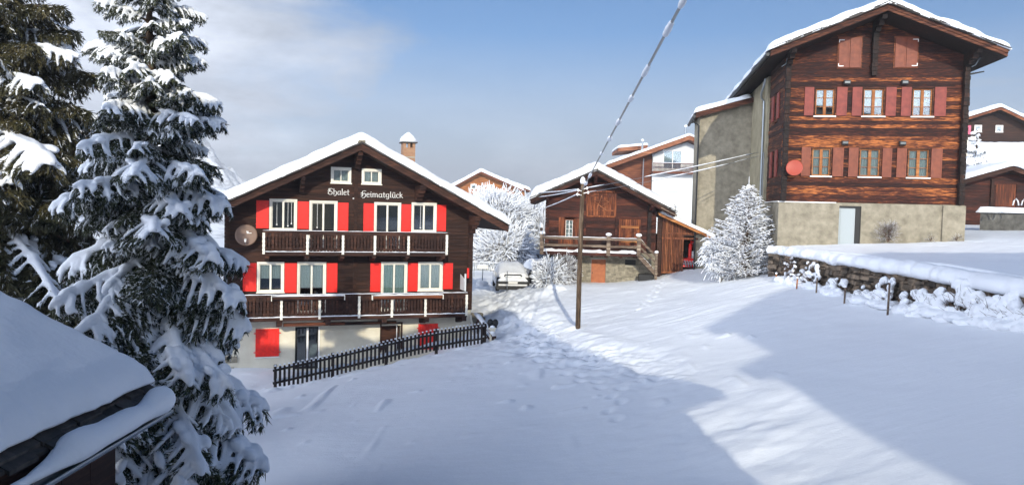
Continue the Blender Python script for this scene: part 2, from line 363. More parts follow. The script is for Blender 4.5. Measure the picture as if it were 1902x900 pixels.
def plain_wall(mb, x0, x1, z0, z1, y, dep, openings):
    """rendered wall facing -y cut by rectangular openings into butted panels"""
    xs = sorted({x0, x1, *[v for o in openings for v in o[:2]]})
    for a, b in zip(xs[:-1], xs[1:]):
        zs = sorted([(o[2], o[3]) for o in openings if o[0] < b-1e-4 and o[1] > a+1e-4]); c = z0
        for lo, hi in zs:
            if lo > c+1e-3: mb.box(a, b, y, y+dep, c, lo)
            c = max(c, hi)
        if z1 > c+1e-3: mb.box(a, b, y, y+dep, c, z1)
def curtain_mb(x0, x1, z0, z1, y, amp=.018, n=28):
    m = MB(); vs = []
    for i in range(n+1):
        x = x0+(x1-x0)*i/n; yy = y+amp*sin(i*1.9+x0*7)+amp*.4*sin(i*.7)
        vs += [(x, yy, z0), (x, yy, z1)]
    m.add(vs, [(2*i, 2*i+2, 2*i+3, 2*i+1) for i in range(n)]); return m
def window(parent, x0, x1, z0, z1, y, fm, casing=.07, sash=.055, mull=.075, curtain=None, bars=0, sill=True, mullm=None, proud=.03, name='window', ctop=1.0, label=None, casem=None, cgap=(0.0, 1.0), panes=2):
    """outer casing, two sashes, glass and cloth; the opening spans x0..x1, z0..z1 of the casing's outer edge"""
    m = MB(); yf = y-proud; yb = y+.10
    for a, b, c, d in ((x0, x1, z1-casing, z1), (x0, x1, z0, z0+casing*.7), (x0, x0+casing, z0+casing*.7, z1-casing), (x1-casing, x1, z0+casing*.7, z1-casing)):
        m.box(a, b, yf, yb, c, d)
    m.mi = 1
    xi0, xi1, zi0, zi1 = x0+casing, x1-casing, z0+casing*.7, z1-casing; ys = y+.035; c = (xi0+xi1)/2
    for a, b, p, q in ((xi0, xi1, zi1-sash, zi1), (xi0, xi1, zi0, zi0+sash), (xi0, xi0+sash, zi0+sash, zi1-sash), (xi1-sash, xi1, zi0+sash, zi1-sash)):
        m.box(a, b, ys, ys+.05, p, q)
    if panes == 2: m.box(c-mull/2, c+mull/2, ys-.008, ys+.055, zi0+sash, zi1-sash)
    for k in range(bars):
        zz = zi0+(zi1-zi0)*(k+1)/(bars+1); m.box(xi0+sash, c-mull/2, ys+.005, ys+.03, zz-.012, zz+.012); m.box(c+mull/2, xi1-sash, ys+.005, ys+.03, zz-.012, zz+.012)
    w = obj(name, m, [casem or fm, mullm or fm], parent)
    if label: w['label'] = label
    g = MB(); g.box(xi0+sash*.5, xi1-sash*.5, ys+.033, ys+.043, zi0+sash*.5, zi1-sash*.5); obj('pane', g, GLASS, w)
    if curtain:
        zt = zi0+(zi1-zi0)*ctop
        if cgap[0] > 0:
            cm = curtain_mb(xi0, xi0+(xi1-xi0)*cgap[0], zi0, zi1, ys+.10, n=10); obj('curtain', cm, curtain, w)
            cm = curtain_mb(xi0+(xi1-xi0)*cgap[1], xi1, zi0, zi1, ys+.10, n=10); obj('curtain', cm, curtain, w)
        else: obj('curtain', curtain_mb(xi0, xi1, zi1-(zi1-zi0)*ctop, zi1, ys+.10), curtain, w)
    if sill:
        m = MB(); m.box(x0-.03, x1+.03, y-proud-.05, y-proud-.002, z0-.035, z0+.012); obj('sill', m, WHITEW if fm is not CREAM else CREAM, w)
    return w
def shutter(parent, x0, x1, z0, z1, y, m_, label=None, kind='panel'):
    m = MB(); t = .045; f = .055; yy = y-t-.012
    m.box(x0, x1, yy+.012, yy+t, z0, z1)
    zc = (z0+z1)/2
    for a, b, c, d in ((x0, x0+f, z0, z1), (x1-f, x1, z0, z1), (x0+f, x1-f, z0, z0+f*1.2), (x0+f, x1-f, z1-f*1.2, z1), (x0+f, x1-f, zc-f*.6, zc+f*.6)):
        m.box(a, b, yy, yy+.012, c, d)
    for zz in (z0+.18, z1-.18): m.box(x0-.02, x0+.03, yy-.008, yy-.001, zz-.012, zz+.012)
    o = obj('shutter', m, m_, parent)
    if label: o['label'] = label
    return o
def gable_roof(parent, ur, zr, sl, sr, ul, ue, yf, yb, th=.22, T=.4, soffit=W_CH, verge=W_CHT, facia=.28, seed=0, nsl=2, snow_over=.10, slates=True, rough=.06, snow_ex=(0, 0, 0, 0)):
    """two pitched planes meeting at u=ur, z=zr (top face); sl, sr slopes; ul, ue eave positions"""
    zl = zr-sl*(ur-ul); ze = zr-sr*(ue-ur)
    m = MB(); m.prism([(ul, zl-th), (ur, zr-th), (ue, ze-th), (ue, ze), (ur, zr), (ul, zl)], yf+.05, yb); roof = obj('roof', m, soffit, parent)
    v = MB()
    for a, za, b, zb in ((ul, zl, ur, zr), (ur, zr, ue, ze)):
        v.prism([(a, za-facia), (b, zb-facia), (b, zb-.015), (a, za-.015)], yf, yf+.05)
        v.prism([(a, za-facia*.45), (b, zb-facia*.45), (b, zb+.02), (a, za+.02)], yf-.035, yf-.003)
    obj('verge_board', v, verge, roof)
    if slates:
        s = MB()
        for sgn, a, b, za, slp in ((1, ul, ur, zl, sl), (-1, ue, ur, ze, sr)):
            L = abs(b-a); t = 0
            while t < L-.1:
                w = rnd.uniform(.28, .6)
                for layer in range(nsl):
                    x = a+sgn*(t+rnd.uniform(-.05, .05)); x2 = x+sgn*min(w, L-t); z_ = za+slp*abs(x-a)+.02+layer*.035+rnd.uniform(0, .015); z2 = z_+slp*abs(x2-x)
                    yo = yf-.10-rnd.uniform(0, .09)
                    p = [(x, yo, z_), (x2, yo, z2), (x2, yf+.5, z2), (x, yf+.5, z_)]
                    s.add([*p, *[(q[0], q[1], q[2]+.03) for q in p]], [(0, 3, 2, 1), (4, 5, 6, 7), (0, 1, 5, 4), (1, 2, 6, 5), (2, 3, 7, 6), (3, 0, 4, 7)])
                t += w*.8
            # slates along the eaves
            y = yf
            while y < yb:
                w = rnd.uniform(.3, .55); x = a-sgn*rnd.uniform(.02, .09)
                s.hexa([(min(x, x+sgn*.4), y, za+(.02 if sgn > 0 else slp*.4)-.02), (max(x, x+sgn*.4), y, za+(slp*.4 if sgn > 0 else 0)), (max(x, x+sgn*.4), y+w, za+(slp*.4 if sgn > 0 else 0)), (min(x, x+sgn*.4), y+w, za+(.02 if sgn > 0 else slp*.4)-.02),
                        (min(x, x+sgn*.4), y, za+(.02 if sgn > 0 else slp*.4)+.03), (max(x, x+sgn*.4), y, za+(slp*.4 if sgn > 0 else 0)+.05), (max(x, x+sgn*.4), y+w, za+(slp*.4 if sgn > 0 else 0)+.05), (min(x, x+sgn*.4), y+w, za+(.02 if sgn > 0 else slp*.4)+.03)])
                y += w*.95
        obj('slate', s, SLATE, roof)
    def base(A, B):
        r = np.where(A < ur, zr-sl*(ur-A), zr-sr*(A-ur)); k = .35
        d = np.abs(A-ur); return np.where(d < k, r-(k-d)**2/(4*k)*(sl+sr)*.5, r)+.06
    X = np.linspace(ul-snow_over+snow_ex[0], ue+snow_over+snow_ex[1], 110); n = 60
    Y = np.concatenate([np.linspace(yf-snow_over-.04, yf+1.2, 22), np.linspace(yf+1.25, yb+.08, 30)])
    snow_sheet('snow_cover', roof, X, Y, base, T, edge=.34, wob=.10, seed=seed, rough=rough)
    return roof
def stepped_bracket(mb, u, ztop, y0, n=4, w=.18, h=.17, reach=1.1, back=.0):
    for i in range(n):
        r = reach*(1-i/(n+.4)); mb.box(u-w/2, u+w/2, y0-r, y0-back, ztop-(i+1)*h+.006, ztop-i*h)
        mb.prism_y([(y0-r-.07, ztop-i*h-.02), (y0-r+.002, ztop-i*h-.02), (y0-r+.002, ztop-(i+1)*h+.03), (y0-r-.03, ztop-(i+1)*h+.06)], u-w/2+.01, u+w/2-.01)
def gable_top(ur, zr, sl, sr):
    return lambda z: (ur-(zr-z)/sl, ur+(zr-z)/sr)

# ------------------------------------------------------------------ ground
GP = np.array([
(2.62,29,-4.56),(0.15,43,-4.58),(2.85,39.8,-3.84),(5.0,40.0,-3.82),(7.85,40.2,-3.36),(9.2,40.5,-2.98),(2.4,36,-4.2),(10.3,33,-2.75),(10.7,30.5,-2.5),
(11.2,25,-2.5),(11.3,21,-2.49),(11.15,16.3,-2.2),(11,10,-1.9),(0,13,-4.9),(3.8,11.5,-4.2),(6.2,9,-3.3),(-4.6,15,-5.5),(-9,20,-6.3),
(-8.7,26.2,-6.6),(-8.52,27,-6.71),(-0.9,31,-5.57),(-5,28.85,-6.2),(-3,29.9,-5.9),(-9.5,29,-6.9),(-6,30.2,-6.95),(-3.6,31.8,-6.7),(-2.2,32.6,-6.0),(-12,29,-6.95),
(0,32.5,-5.05),(-0.2,36,-4.75),(-1,39,-4.7),(0,22,-4.95),(3,22,-4.45),(5.5,17,-3.75),(5.5,24,-3.85),(8,26,-3.15),(7.5,33,-3.5),(5.5,36,-3.75),(11,40,-2.75),
(-12,45,-5),(-14,34,-5.5),(-20,30,-6),(-14,14,-6.2),(-9,6,-5.8),(0,3,-5),(8,2,-3.2),(20,0,-1.5),(-30,0,-7),(-4,50,-4.6),(3,56,-4.4),(14,52,-3.4),(-20,60,-5),(30,60,-1),(-40,40,-6),(0,80,-4.4),
(9.5,37,-3.0)])
def _u2(r2): return np.where(r2 > 0, .5*r2*np.log(np.maximum(r2, 1e-12)), 0)
_n = len(GP); _P = GP[:, :2]/10
_K = _u2(((_P[:, None]-_P[None])**2).sum(-1))+np.eye(_n)*2e-3
_W = np.linalg.solve(np.block([[_K, np.c_[np.ones(_n), _P]], [np.c_[np.ones(_n), _P].T, np.zeros((3, 3))]]), np.r_[GP[:, 2], 0, 0, 0])
WY = [-20, 10, 16.3, 21, 25, 30.3, 31.4, 60]; WX = [10.6, 11.0, 11.15, 11.3, 11.2, 10.78, 11.6, 16.5]
def ground(X, Y):
    X = np.asarray(X, float); Y = np.asarray(Y, float); out = np.zeros(X.shape)
    Q = np.stack([X, Y], -1)/10; f = _W[_n]+Q[..., 0]*_W[_n+1]+Q[..., 1]*_W[_n+2]
    for i in range(_n): f = f+_u2((Q[..., 0]-_P[i, 0])**2+(Q[..., 1]-_P[i, 1])**2)*_W[i]
    xw = np.interp(Y, WY, WX); t = np.clip((X-xw-.05)/.3, 0, 1); t = t*t*(3-2*t)
    p = -1.24+np.clip((X-11)*.055, 0, .5)+np.clip((Y-32)*.02, 0, .3)+np.clip((X-22)*.02, 0, .5)
    r = f+(np.maximum(p, f)-f)*t
    d = np.clip((np.hypot(X, Y-30)-45)/60, 0, 1); d = d*d*(3-2*d)
    return r*(1-d)+d*(-4.5+np.clip(X, -60, 60)*.04)
TRACK = np.array([(-.2, 44), (-.5, 40), (-.3, 36), (.1, 33), (.6, 31), (1.0, 28.5), (1.3, 26), (2.6, 23.3), (3.4, 21), (3.9, 18.5)])
def seg_dist(X, Y, P):
    best = np.full(X.shape, 1e9)
    for (ax, ay), (bx, by) in zip(P[:-1], P[1:]):
        dx, dy = bx-ax, by-ay; t = np.clip(((X-ax)*dx+(Y-ay)*dy)/(dx*dx+dy*dy), 0, 1)
        best = np.minimum(best, np.hypot(X-ax-t*dx, Y-ay-t*dy))
    return best
def ground_detail(X, Y):
    z = fbm(X*.25, Y*.25, 3)*.10+fbm(X*.9+5, Y*.55, 3)*.030
    rip = fbm(X*1.1+Y*1.2, Y*3.4-X*.8, 4)                              # wind ripples on the sunny slope
    z += rip*.030*np.clip((Y-20)/6, 0, 1)*np.clip((X-.5)/2, 0, 1)
    d = seg_dist(X, Y, TRACK); k = np.exp(-(d/1.15)**2)*np.clip((Y-16)/8, 0, 1)
    z += k*(fbm(X*1.9, Y*1.9, 4)*.26+fbm(X*5, Y*4, 3)*.07-.07); z += np.exp(-((d-1.5)/.45)**2)*.07*np.clip((Y-20)/6, 0, 1)*(1+fbm(X*1.5, Y*1.5, 3))
    yard = np.exp(-(((X+.2)/2.6)**2+((Y-36)/8)**2)); z += yard*(fbm(X*1.4+9, Y*1.4, 4)*.20+fbm(X*4.5, Y*3, 3)*.09); z += .28*np.exp(-(((X-2.0)/.9)**2+((Y-37.6)/.8)**2))*(1+fbm(X*2, Y*2, 3)); dune = np.exp(-(((X-4.2)/1.8)**2+((Y-13.5)/3.5)**2)); z += dune*fbm(X*.9+Y*.5, Y*1.5-X*.6, 3)*.09
    # ploughed edge along the fence foot
    fz = seg_dist(X, Y, np.array([(-8, 26.2), (-4, 28.2), (-.2, 30.0), (1.4, 30.2)])); z += np.exp(-(fz/.8)**2)*(fbm(X*2.2, Y*2.2, 4)*.15+.02)
    lump = np.clip(vn(X*2.3+30, Y*1.2)-.84, 0, 1)*1.0*np.clip((Y-14)/5, 0, 1)*np.clip((34-Y)/5, 0, 1)*(X < 7); z += lump*.45
    # a line of footprints
    return z
FOOT = []
def foot_line(P, step=.62, side=.13):
    P = np.array(P, float); s = 0; k = 0
    for a, b in zip(P[:-1], P[1:]):
        L = np.hypot(*(b-a)); d = (b-a)/L; t = s
        while t < L:
            q = a+d*t; FOOT.append((q[0]-d[1]*side*(1 if k % 2 else -1)+rnd.uniform(-.05, .05), q[1]+d[0]*side*(1 if k % 2 else -1), d[0], d[1])); t += step*rnd.uniform(.9, 1.1); k += 1
        s = t-L
foot_line([(8.5, 42), (7.6, 38), (6.2, 33), (5.2, 30)]); foot_line([(1.0, 24), (1.9, 21), (2.7, 18.4), (2.2, 16)]); foot_line([(19, 34), (17.5, 31.5), (19.5, 28)])
def footprints(X, Y, Z):
    for fx, fy, dx, dy in FOOT:
        i0, i1 = np.searchsorted(X, (fx-.4, fx+.4)); j0, j1 = np.searchsorted(Y, (fy-.4, fy+.4))
        if i1 <= i0 or j1 <= j0: continue
        A, B = np.meshgrid(X[i0:i1], Y[j0:j1], indexing='ij'); u = (A-fx)*dx+(B-fy)*dy; v = -(A-fx)*dy+(B-fy)*dx
        r = np.sqrt((u/.19)**2+(v/.10)**2); Z[i0:i1, j0:j1] += -.05*np.exp(-r**2*.9)+.012*np.exp(-((r-1.7)/.5)**2)
def build_ground():
    X = np.concatenate([[-800, -550, -350, -180, -100, -60, -40, -28], np.arange(-20, -10, .3), np.arange(-10, 13, .062), np.arange(13, 26, .12), [27, 30, 35, 42, 60, 100, 180, 350, 550, 800]])
    Y = np.concatenate([[-300, -200, -100, -50, -30, -20, -10, -4, 0, 3], np.arange(5, 9, .3), np.arange(9, 34, .062), np.arange(34, 50, .09), np.arange(50, 70, .5), [72, 76, 82, 90, 110, 150, 220, 350, 500, 650, 850]])
    A, B = np.meshgrid(X, Y, indexing='ij'); Z = ground(A, B)
    near = (np.abs(A) < 30)*(B > 3)*(B < 75); Z = Z+ground_detail(A, B)*near; footprints(X, Y, Z)
    nx, ny = A.shape; V = np.stack([A, B, Z], -1).reshape(-1, 3); I = np.arange(nx*ny).reshape(nx, ny)
    F = np.stack([I[:-1, :-1], I[1:, :-1], I[1:, 1:], I[:-1, 1:]], -1).reshape(-1, 4)
    tag(link('ground', mesh_np('ground', V, F, [FIELD])), kind='structure')
build_ground()
def gz(x, y): return float(ground(np.array([x]), np.array([y]))[0])

# ------------------------------------------------------------------ chalet with red shutters
def tube_text(mb, strokes, ox, oz, s, y, w=.016):
    for st in strokes:
        for (a, b), (c, d) in zip(st[:-1], st[1:]):
            p = Vector((ox+a*s, 0, oz+b*s)); q = Vector((ox+c*s, 0, oz+d*s)); e = (q-p).normalized()*w*.45; n = Vector((-e.z, 0, e.x)).normalized()*w
            p -= e; q += e; k = .55+.45*abs(e.normalized().z)
            mb.hexa([(p-n*k).to_tuple()[:1]+(y-.012,)+((p-n*k).z,), (q-n*k).to_tuple()[:1]+(y-.012,)+((q-n*k).z,), (q-n*k).to_tuple()[:1]+(y,)+((q-n*k).z,), (p-n*k).to_tuple()[:1]+(y,)+((p-n*k).z,),
                     (p+n*k).to_tuple()[:1]+(y-.012,)+((p+n*k).z,), (q+n*k).to_tuple()[:1]+(y-.012,)+((q+n*k).z,), (q+n*k).to_tuple()[:1]+(y,)+((q+n*k).z,), (p+n*k).to_tuple()[:1]+(y,)+((p+n*k).z,)])
GLYPH = {  # width, strokes (x-height .6, cap 1)
 'C': (.72, [[(.62, .92), (.5, 1.02), (.2, .98), (.12, .8), (.3, .62)], [(0, .62), (.45, .62)], [(.3, .62), (.1, .4), (.08, .15), (.3, 0), (.52, .06), (.6, .3), (.5, .5), (.34, .5)], [(.3, 1), (.3, .7)]]),
 'H': (.66, [[(.6, .98), (.45, 1.04), (.2, .95), (.2, .72), (0, .6), (.3, .55)], [(.2, .7), (.2, .12), (.05, .02)], [(.28, .5), (.42, .62), (.56, .5), (.56, .1), (.42, -.12), (.22, -.2)], [(.02, .3), (.3, .3)]]),
 'h': (.5, [[(.06, 1), (.06, .02)], [(.06, .5), (.2, .63), (.38, .5), (.38, .08), (.28, -.12), (.12, -.2)]]),
 'a': (.5, [[(.36, .6), (.12, .58), (.04, .42), (.04, .12), (.16, 0), (.3, .1)], [(.36, .62), (.36, .1), (.44, .0)]]),
 'l': (.24, [[(.08, 1), (.08, .08), (.16, .0)]]),
 'e': (.44, [[(.05, .32), (.34, .42), (.32, .55), (.18, .63), (.05, .5), (.05, .12), (.18, 0), (.36, .08)]]),
 't': (.34, [[(.12, .85), (.12, .08), (.24, 0)], [(0, .6), (.28, .6)]]),
 'i': (.24, [[(.03, .55), (.09, .62), (.09, .08), (.17, 0)], [(.06, .8), (.13, .87)]]),
 'm': (.76, [[(.02, .56), (.09, .62), (.09, 0)], [(.09, .5), (.22, .63), (.34, .5), (.34, 0)], [(.34, .5), (.48, .63), (.6, .5), (.6, .08), (.68, 0)]]),
 'g': (.5, [[(.36, .6), (.12, .58), (.04, .42), (.04, .14), (.16, .02), (.34, .12)], [(.36, .62), (.36, -.12), (.24, -.28), (.06, -.2)]]),
 'ü': (.5, [[(.02, .55), (.08, .62), (.08, .1), (.2, 0), (.36, .1)], [(.36, .62), (.36, .08), (.44, 0)], [(.12, .8), (.16, .9)], [(.3, .8), (.34, .9)]]),
 'c': (.40, [[(.34, .52), (.2, .63), (.05, .5), (.05, .12), (.18, 0), (.34, .08)]]),
 'k': (.5, [[(.07, 1), (.07, 0)], [(.07, .32), (.32, .62)], [(.14, .38), (.4, .0)]]),
}
def write(mb, text, u0, u1, z, s, y, w):
    tot = sum(GLYPH[c][0] for c in text); k = (u1-u0)/tot; x = u0
    for c in text:
        wd_, st = GLYPH[c]; tube_text(mb, [[(a*k/s, b) for a, b in p] for p in st], x, z, s, y, w); x += wd_*k
CHX, CHY, CHR = -11.594, 30.456, 18.78
def balcony(parent, u0, u1, zt, zb, posts, off, extra=(), label=None, wtop=.1, proud=()):
    """carved boards between white posts; deck behind"""
    m = MB(); m.box(u0, u1, -off+.06, -.004, zb-.10, zb-.03)
    b = obj('balcony', m, W_CHT, parent)
    if label: b['label'] = label
    bm = MB(); x = u0+.05; bw = .135
    def hw(t):                                   # half width of a carved board along its height
        return .058-.022*math.exp(-((t-.30)/.06)**2)-.022*math.exp(-((t-.70)/.06)**2)-.016*math.exp(-((t-.5)/.03)**2)
    while x < u1-.06:
        c = x+bw/2; pr = .06 if any(a < c < d for a, d in proud) else 0; yb = -off-pr; H = zt-zb-.12; ts = [0, .2, .26, .30, .34, .42, .5, .58, .66, .7, .74, .8, 1]
        if not any(abs(c-p) < .06 for p in posts):
            poly = [(c+hw(t), zb+.04+H*t) for t in ts]+[(c-hw(t), zb+.04+H*t) for t in ts[::-1]]
            bm.prism(poly, yb-.02, yb+.006)
        x += bw
    obj('baluster_boards', bm, W_CHT, b)
    r = MB()
    for a, d in ([(u0, u1)] if not proud else []) or []: r.box(a, d, -off-.05, -off+.05, zt-.09, zt)
    if proud:
        cuts = [u0]+[q for p in proud for q in p]+[u1]
        for i, (a, d) in enumerate(zip(cuts[:-1], cuts[1:])):
            pr = .07 if i % 2 else 0; hh = .16 if i % 2 else .08
            if d-a > .01: r.box(a, d, -off-pr-.05, -off-pr+.045, zt-hh, zt)
    r.box(u0, u1, -off+.012, -off+.05, zb+.10, zb+.17)
    r.box(u0, u1, -off-.03, -off+.058, zb-.13, zb+.03)
    for e in (u0, u1-.05): r.box(e, e+.05, -off+.06, -.02, zt-.08, zt); r.box(e+.01, e+.035, -off+.06, -.02, zb+.05, zt-.1)
    obj('rail', r, W_CHT, b)
    for p in posts:
        pm = MB(); pr = .07 if any(a-.02 < p < d+.02 for a, d in proud) else 0; y = -off-pr-.055
        ts = [0, .12, .2, .3, .4, .5, .6, .7, .8, .9, 1]; ww = [.05, .042, .055, .04, .055, .042, .055, .04, .052, .045, .05]
        H = zt-zb-.01-(.15 if pr else .08)
        pm.prism([(p+w_, zb-.06+(H+.06)*t) for t, w_ in zip(ts, ww)]+[(p-w_, zb-.06+(H+.06)*t) for t, w_ in list(zip(ts, ww))[::-1]], y-.03, y+.01)
        obj('post', pm, CREAM, b)
    s = MB(); rail_snow(s, (u0, -off-(.02), zt), (u1, -off-.02, zt), .13, .022, seed=3)
    rail_snow(s, (u0, -off-.045, zb+.03), (u1, -off-.045, zb+.03), .10, .035, .16)
    obj('rail_snow', s, SNOW, b, smooth=True)
    return b
def build_chalet():
    global ZB
    zb = -7.0; T = thing('chalet', 'dark brown chalet with red shutters and two balconies above the picket fence', 'chalet', (CHX, CHY, zb), CHR)
    ur, zr, sl, sr = 5.22, 2.50, .495, .51; ul, ue = -1.0, 11.62
    W0, W1, D = 0.0, 10.4, 9.0
    win_up = [(1.68, 2.78), (7.58, 8.70)]; fd_up = [(3.27, 4.42), (5.96, 7.12)]
    win_lo = [(1.22, 2.29), (7.92, 9.03)]; fd_lo = [(2.81, 3.99), (6.30, 7.45)]
    att = [(4.13, 4.97, .91, 1.58), (5.41, 6.25, .91, 1.56)]
    ops = [(a+.03, b-.03, -1.08, .15) for a, b in win_up]+[(a+.03, b-.03, -1.97, .12) for a, b in fd_up]+[(a+.03, b-.03, -3.66, -2.43) for a, b in win_lo]+[(a+.03, b-.03, -4.56, -2.45) for a, b in fd_lo]+[(a+.03, b-.03, c+.03, d-.03) for a, b, c, d in att]
    m = MB(); top = gable_top(ur, zr-.22, sl, sr)
    course_wall(m, W0, W1, -4.58, 2.3, top, 0, .16, .17, ops, jit=.007, gap=.006)
    m.box(W0, W0+.16, .17, D, -4.58, zr-.25-sl*(ur-W0)); m.box(W1-.16, W1, .17, D, -4.58, zr-.25-sr*(W1-ur)-.0)
    m.prism([(W0, -4.58), (W1, -4.58), (W1, zr-.25-sr*(W1-ur)), (ur, zr-.25), (W0, zr-.25-sl*(ur-W0))], D, D+.16)
    wall = obj('wall', m, W_CH, T)
    for u, wd_ in ((.06, .2), (5.18, .14), (10.28, .22)):      # corner posts and seams where the cross walls end
        m = MB()
        zt = min(zr-.30-sl*abs(ur-u), 2.2)
        z = -4.56
        while z < zt-.05:
            m.box(u-wd_/2, u+wd_/2, -.05-rnd.uniform(0, .02), -.014, z, min(z+.17, zt)-.008); z += .17
        obj('corner_post', m, W_CH, T)
    # floors inside keep the rooms dark
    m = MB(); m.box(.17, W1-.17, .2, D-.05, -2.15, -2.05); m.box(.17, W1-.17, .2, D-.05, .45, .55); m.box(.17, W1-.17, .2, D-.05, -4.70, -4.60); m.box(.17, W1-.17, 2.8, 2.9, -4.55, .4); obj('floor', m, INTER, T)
    ops = [(1.20, 2.11, -6.33, -5.21), (2.80, 3.72, -6.9, -5.17), (6.35, 7.22, -6.3, -5.20), (7.99, 8.85, -6.28, -5.17)]
    m = MB(); plain_wall(m, W0+.03, W1-.03, -7.6, -4.585, .012, .3, ops)
    m.box(W0+.03, W0+.3, .315, D, -7.6, -4.585); m.box(W1-.3, W1-.03, .315, D, -7.6, -4.585); m.box(W0+.03, W1-.03, D+.002, D+.2, -7.6, -4.585)
    obj('ground_floor_wall', m, PLASTER, T)
    for z in (-7.0, -6.55, -5.75, -5.05):
        m = MB(); m.box(-.03, rnd.uniform(.35, .6), -.03, .011, z, z+.26); obj('corner_stone', m, STONE2, T)
    for a, b in win_up: window(T, a, b, -1.12, .18, 0, CREAM, curtain=None)
    for i, (a, b) in enumerate(fd_up): window(T, a, b, -2.0, .15, 0, CREAM, sill=False, name='balcony_door')
    for i, (a, b) in enumerate(win_lo):
        window(T, a, b, -3.68, -2.42, 0, CREAM, curtain=CURT, ctop=.55 if i == 0 else 1.0)
    for i, (a, b) in enumerate(fd_lo): window(T, a, b, -4.58, -2.42, 0, CREAM, sill=False, name='balcony_door', curtain=CURT if i == 0 else CURTG, ctop=.5 if i == 0 else 1)
    for a, b, c, d in att: window(T, a, b, c, d, 0, CREAM, casing=.095, sash=.035, mull=.04, curtain=CURT)
    for a, b, z0, z1 in ((1.17, 1.66, -1.04, .10), (2.80, 3.25, -1.04, .10), (4.44, 4.87, -1.12, .09), (5.51, 5.94, -1.12, .09), (7.14, 7.55, -1.12, .09), (8.72, 9.12, -1.05, .10),
                         (.68, 1.20, -3.62, -2.47), (2.31, 2.79, -3.70, -2.47), (4.01, 4.45, -3.70, -2.47), (5.84, 6.28, -3.70, -2.47), (7.47, 7.90, -3.70, -2.47), (9.05, 9.48, -3.62, -2.47)):
        shutter(T, a, b, z0-.0, z1, 0, RED)
    for a, b, c, d in ((1.19, 2.12, -6.34, -5.19), (7.98, 8.86, -6.29, -5.16)):
        m = MB(); n = 6
        for k in range(n): m.box(a+(b-a)*k/n+.003, a+(b-a)*(k+1)/n-.003, -.03, .006, c, d)
        for zz in (c+.18, d-.18): m.box(a-.07, a+.05, -.042, -.031, zz-.02, zz+.02); m.box(b-.05, b+.07, -.042, -.031, zz-.02, zz+.02)
        m.box(a, b, .006, .05, c, d)
        o = obj('shutter', m, RED, T); o['label'] = 'closed plank shutter on the plastered ground floor'
        if a < 2:
            s = MB(); s.box(a-.04, b+.04, -.06, -.002, c-.05, c-.01); obj('sill', s, WHITEW, o)
    window(T, 2.76, 3.76, -6.92, -5.15, .0, BLACK, casing=.04, sash=.05, mull=.14, mullm=BLACK, sill=False, name='glass_door', proud=.01)
    m = MB(); m.box(3.22, 3.30, -.0, .03, -6.85, -5.2); m.box(3.70, 3.76, -.025, -.011, -6.9, -5.15); obj('door_frame', m, WHITEW, T)
    m = MB(); m.box(6.30, 6.36, -.02, .010, -6.35, -5.12); m.box(7.21, 7.28, -.02, .010, -6.35, -5.12); m.box(6.30, 7.28, -.03, .009, -5.12, -5.05); m.box(6.4, 7.2, .35, .4, -6.4, -5.1)
    o = obj('cellar_opening', m, [W_CHT], T); s = MB(); s.box(7.02, 7.05, .02, .07, -6.25, -5.15); obj('frame', s, WHITEW, o)
    s = MB(); s.box(6.65, 7.0, -.1, .1, -6.3, -5.98); obj('ledge', s, PLASTER, o)
    balcony(T, 1.42, 8.96, -1.09, -1.97, [1.46, 3.14, 4.55, 5.85, 7.26, 8.93], 1.0, proud=((3.14, 7.26),), label='upper balcony with a raised middle section')
    balcony(T, .05, 9.88, -3.66, -4.60, [.1, 2.16, 3.65, 5.24, 6.60, 8.03, 9.84], 1.1, label='lower balcony running the full width')
    m = MB()                                            # beams that carry the balconies
    for u in (3.14, 4.55, 5.85, 7.26, 8.8, 1.6):
        m.prism_y([(-1.0, -2.08), (-.004, -2.08), (-.004, -2.36), (-.3, -2.36), (-.85, -2.2), (-1.0, -2.2)], u-.08, u+.08)
    for u in (.2, 2.1, 4.0, 6.3, 8.1, 9.75):
        m.prism_y([(-1.15, -4.71), (-.004, -4.71), (-.004, -5.08), (-.25, -5.08), (-.8, -4.93), (-1.15, -4.90)], u-.10, u+.10)
    obj('balcony_beam', m, W_CHT, T)
    for a, b, z, off in ((1.80, 4.60, -3.78, 1.30), (5.78, 8.72, -3.80, 1.30)):
        m = MB(); m.tube([(a, -off, z), (b, -off, z)], .085, 8); m.box(a, b, -off+.02, -off+.14, z-.06, z+.07)
        o = obj('awning_roll', m, W_CHT if a < 3 else W_PLAIN, T); s = MB(); rail_snow(s, (a-.03, -off, z+.08), (b+.04, -off, z+.08), .18, .05); obj('snow_cover', s, SNOW, o, smooth=True)
        for e in (a-.04, b+.01):
            q = MB(); q.box(e, e+.03, -off-.09, -off+.15, z-.1, z+.1); obj('end_cap', q, CREAM, o)
    for a, b, z in ((2.25, 4.7, -4.93), (4.1, 6.9, -4.98)):
        m = MB(); m.box(a, b, -.85 if a < 3 else -.62, -.70 if a < 3 else -.48, z-.05, z+.07); obj('awning_roll', m, W_PLAIN, T)
    for u, reach, n, w in ((5.20, 1.15, 4, .2), (2.95, 1.15, 4, .17), (7.85, 1.15, 4, .28), (.12, 1.1, 3, .2), (10.28, 1.15, 4, .24)):
        z = zr-.24-(sl if u < ur else sr)*abs(u-ur); z = min(z, 2.2)
        stepped_bracket(m, u, z-.02, -.0, n=n, w=w, h=.16 if u != 10.28 else .2, reach=reach, back=.02)
    obj('bracket', m, W_CHT, T)
    roof = gable_roof(T, ur, zr, sl, sr, ul, ue, -1.3, D+.8, T=.44, seed=2, snow_over=.05, facia=.26, rough=.05)
    # ridge stones, chimney
    m = MB()
    for k in range(3): m.box(5.08+rnd.uniform(-.03, .03), 5.36, -1.36-.03*k, -1.1, 2.5+.05*k, 2.55+.05*k)
    obj('ridge_stone', m, STONE2, roof)
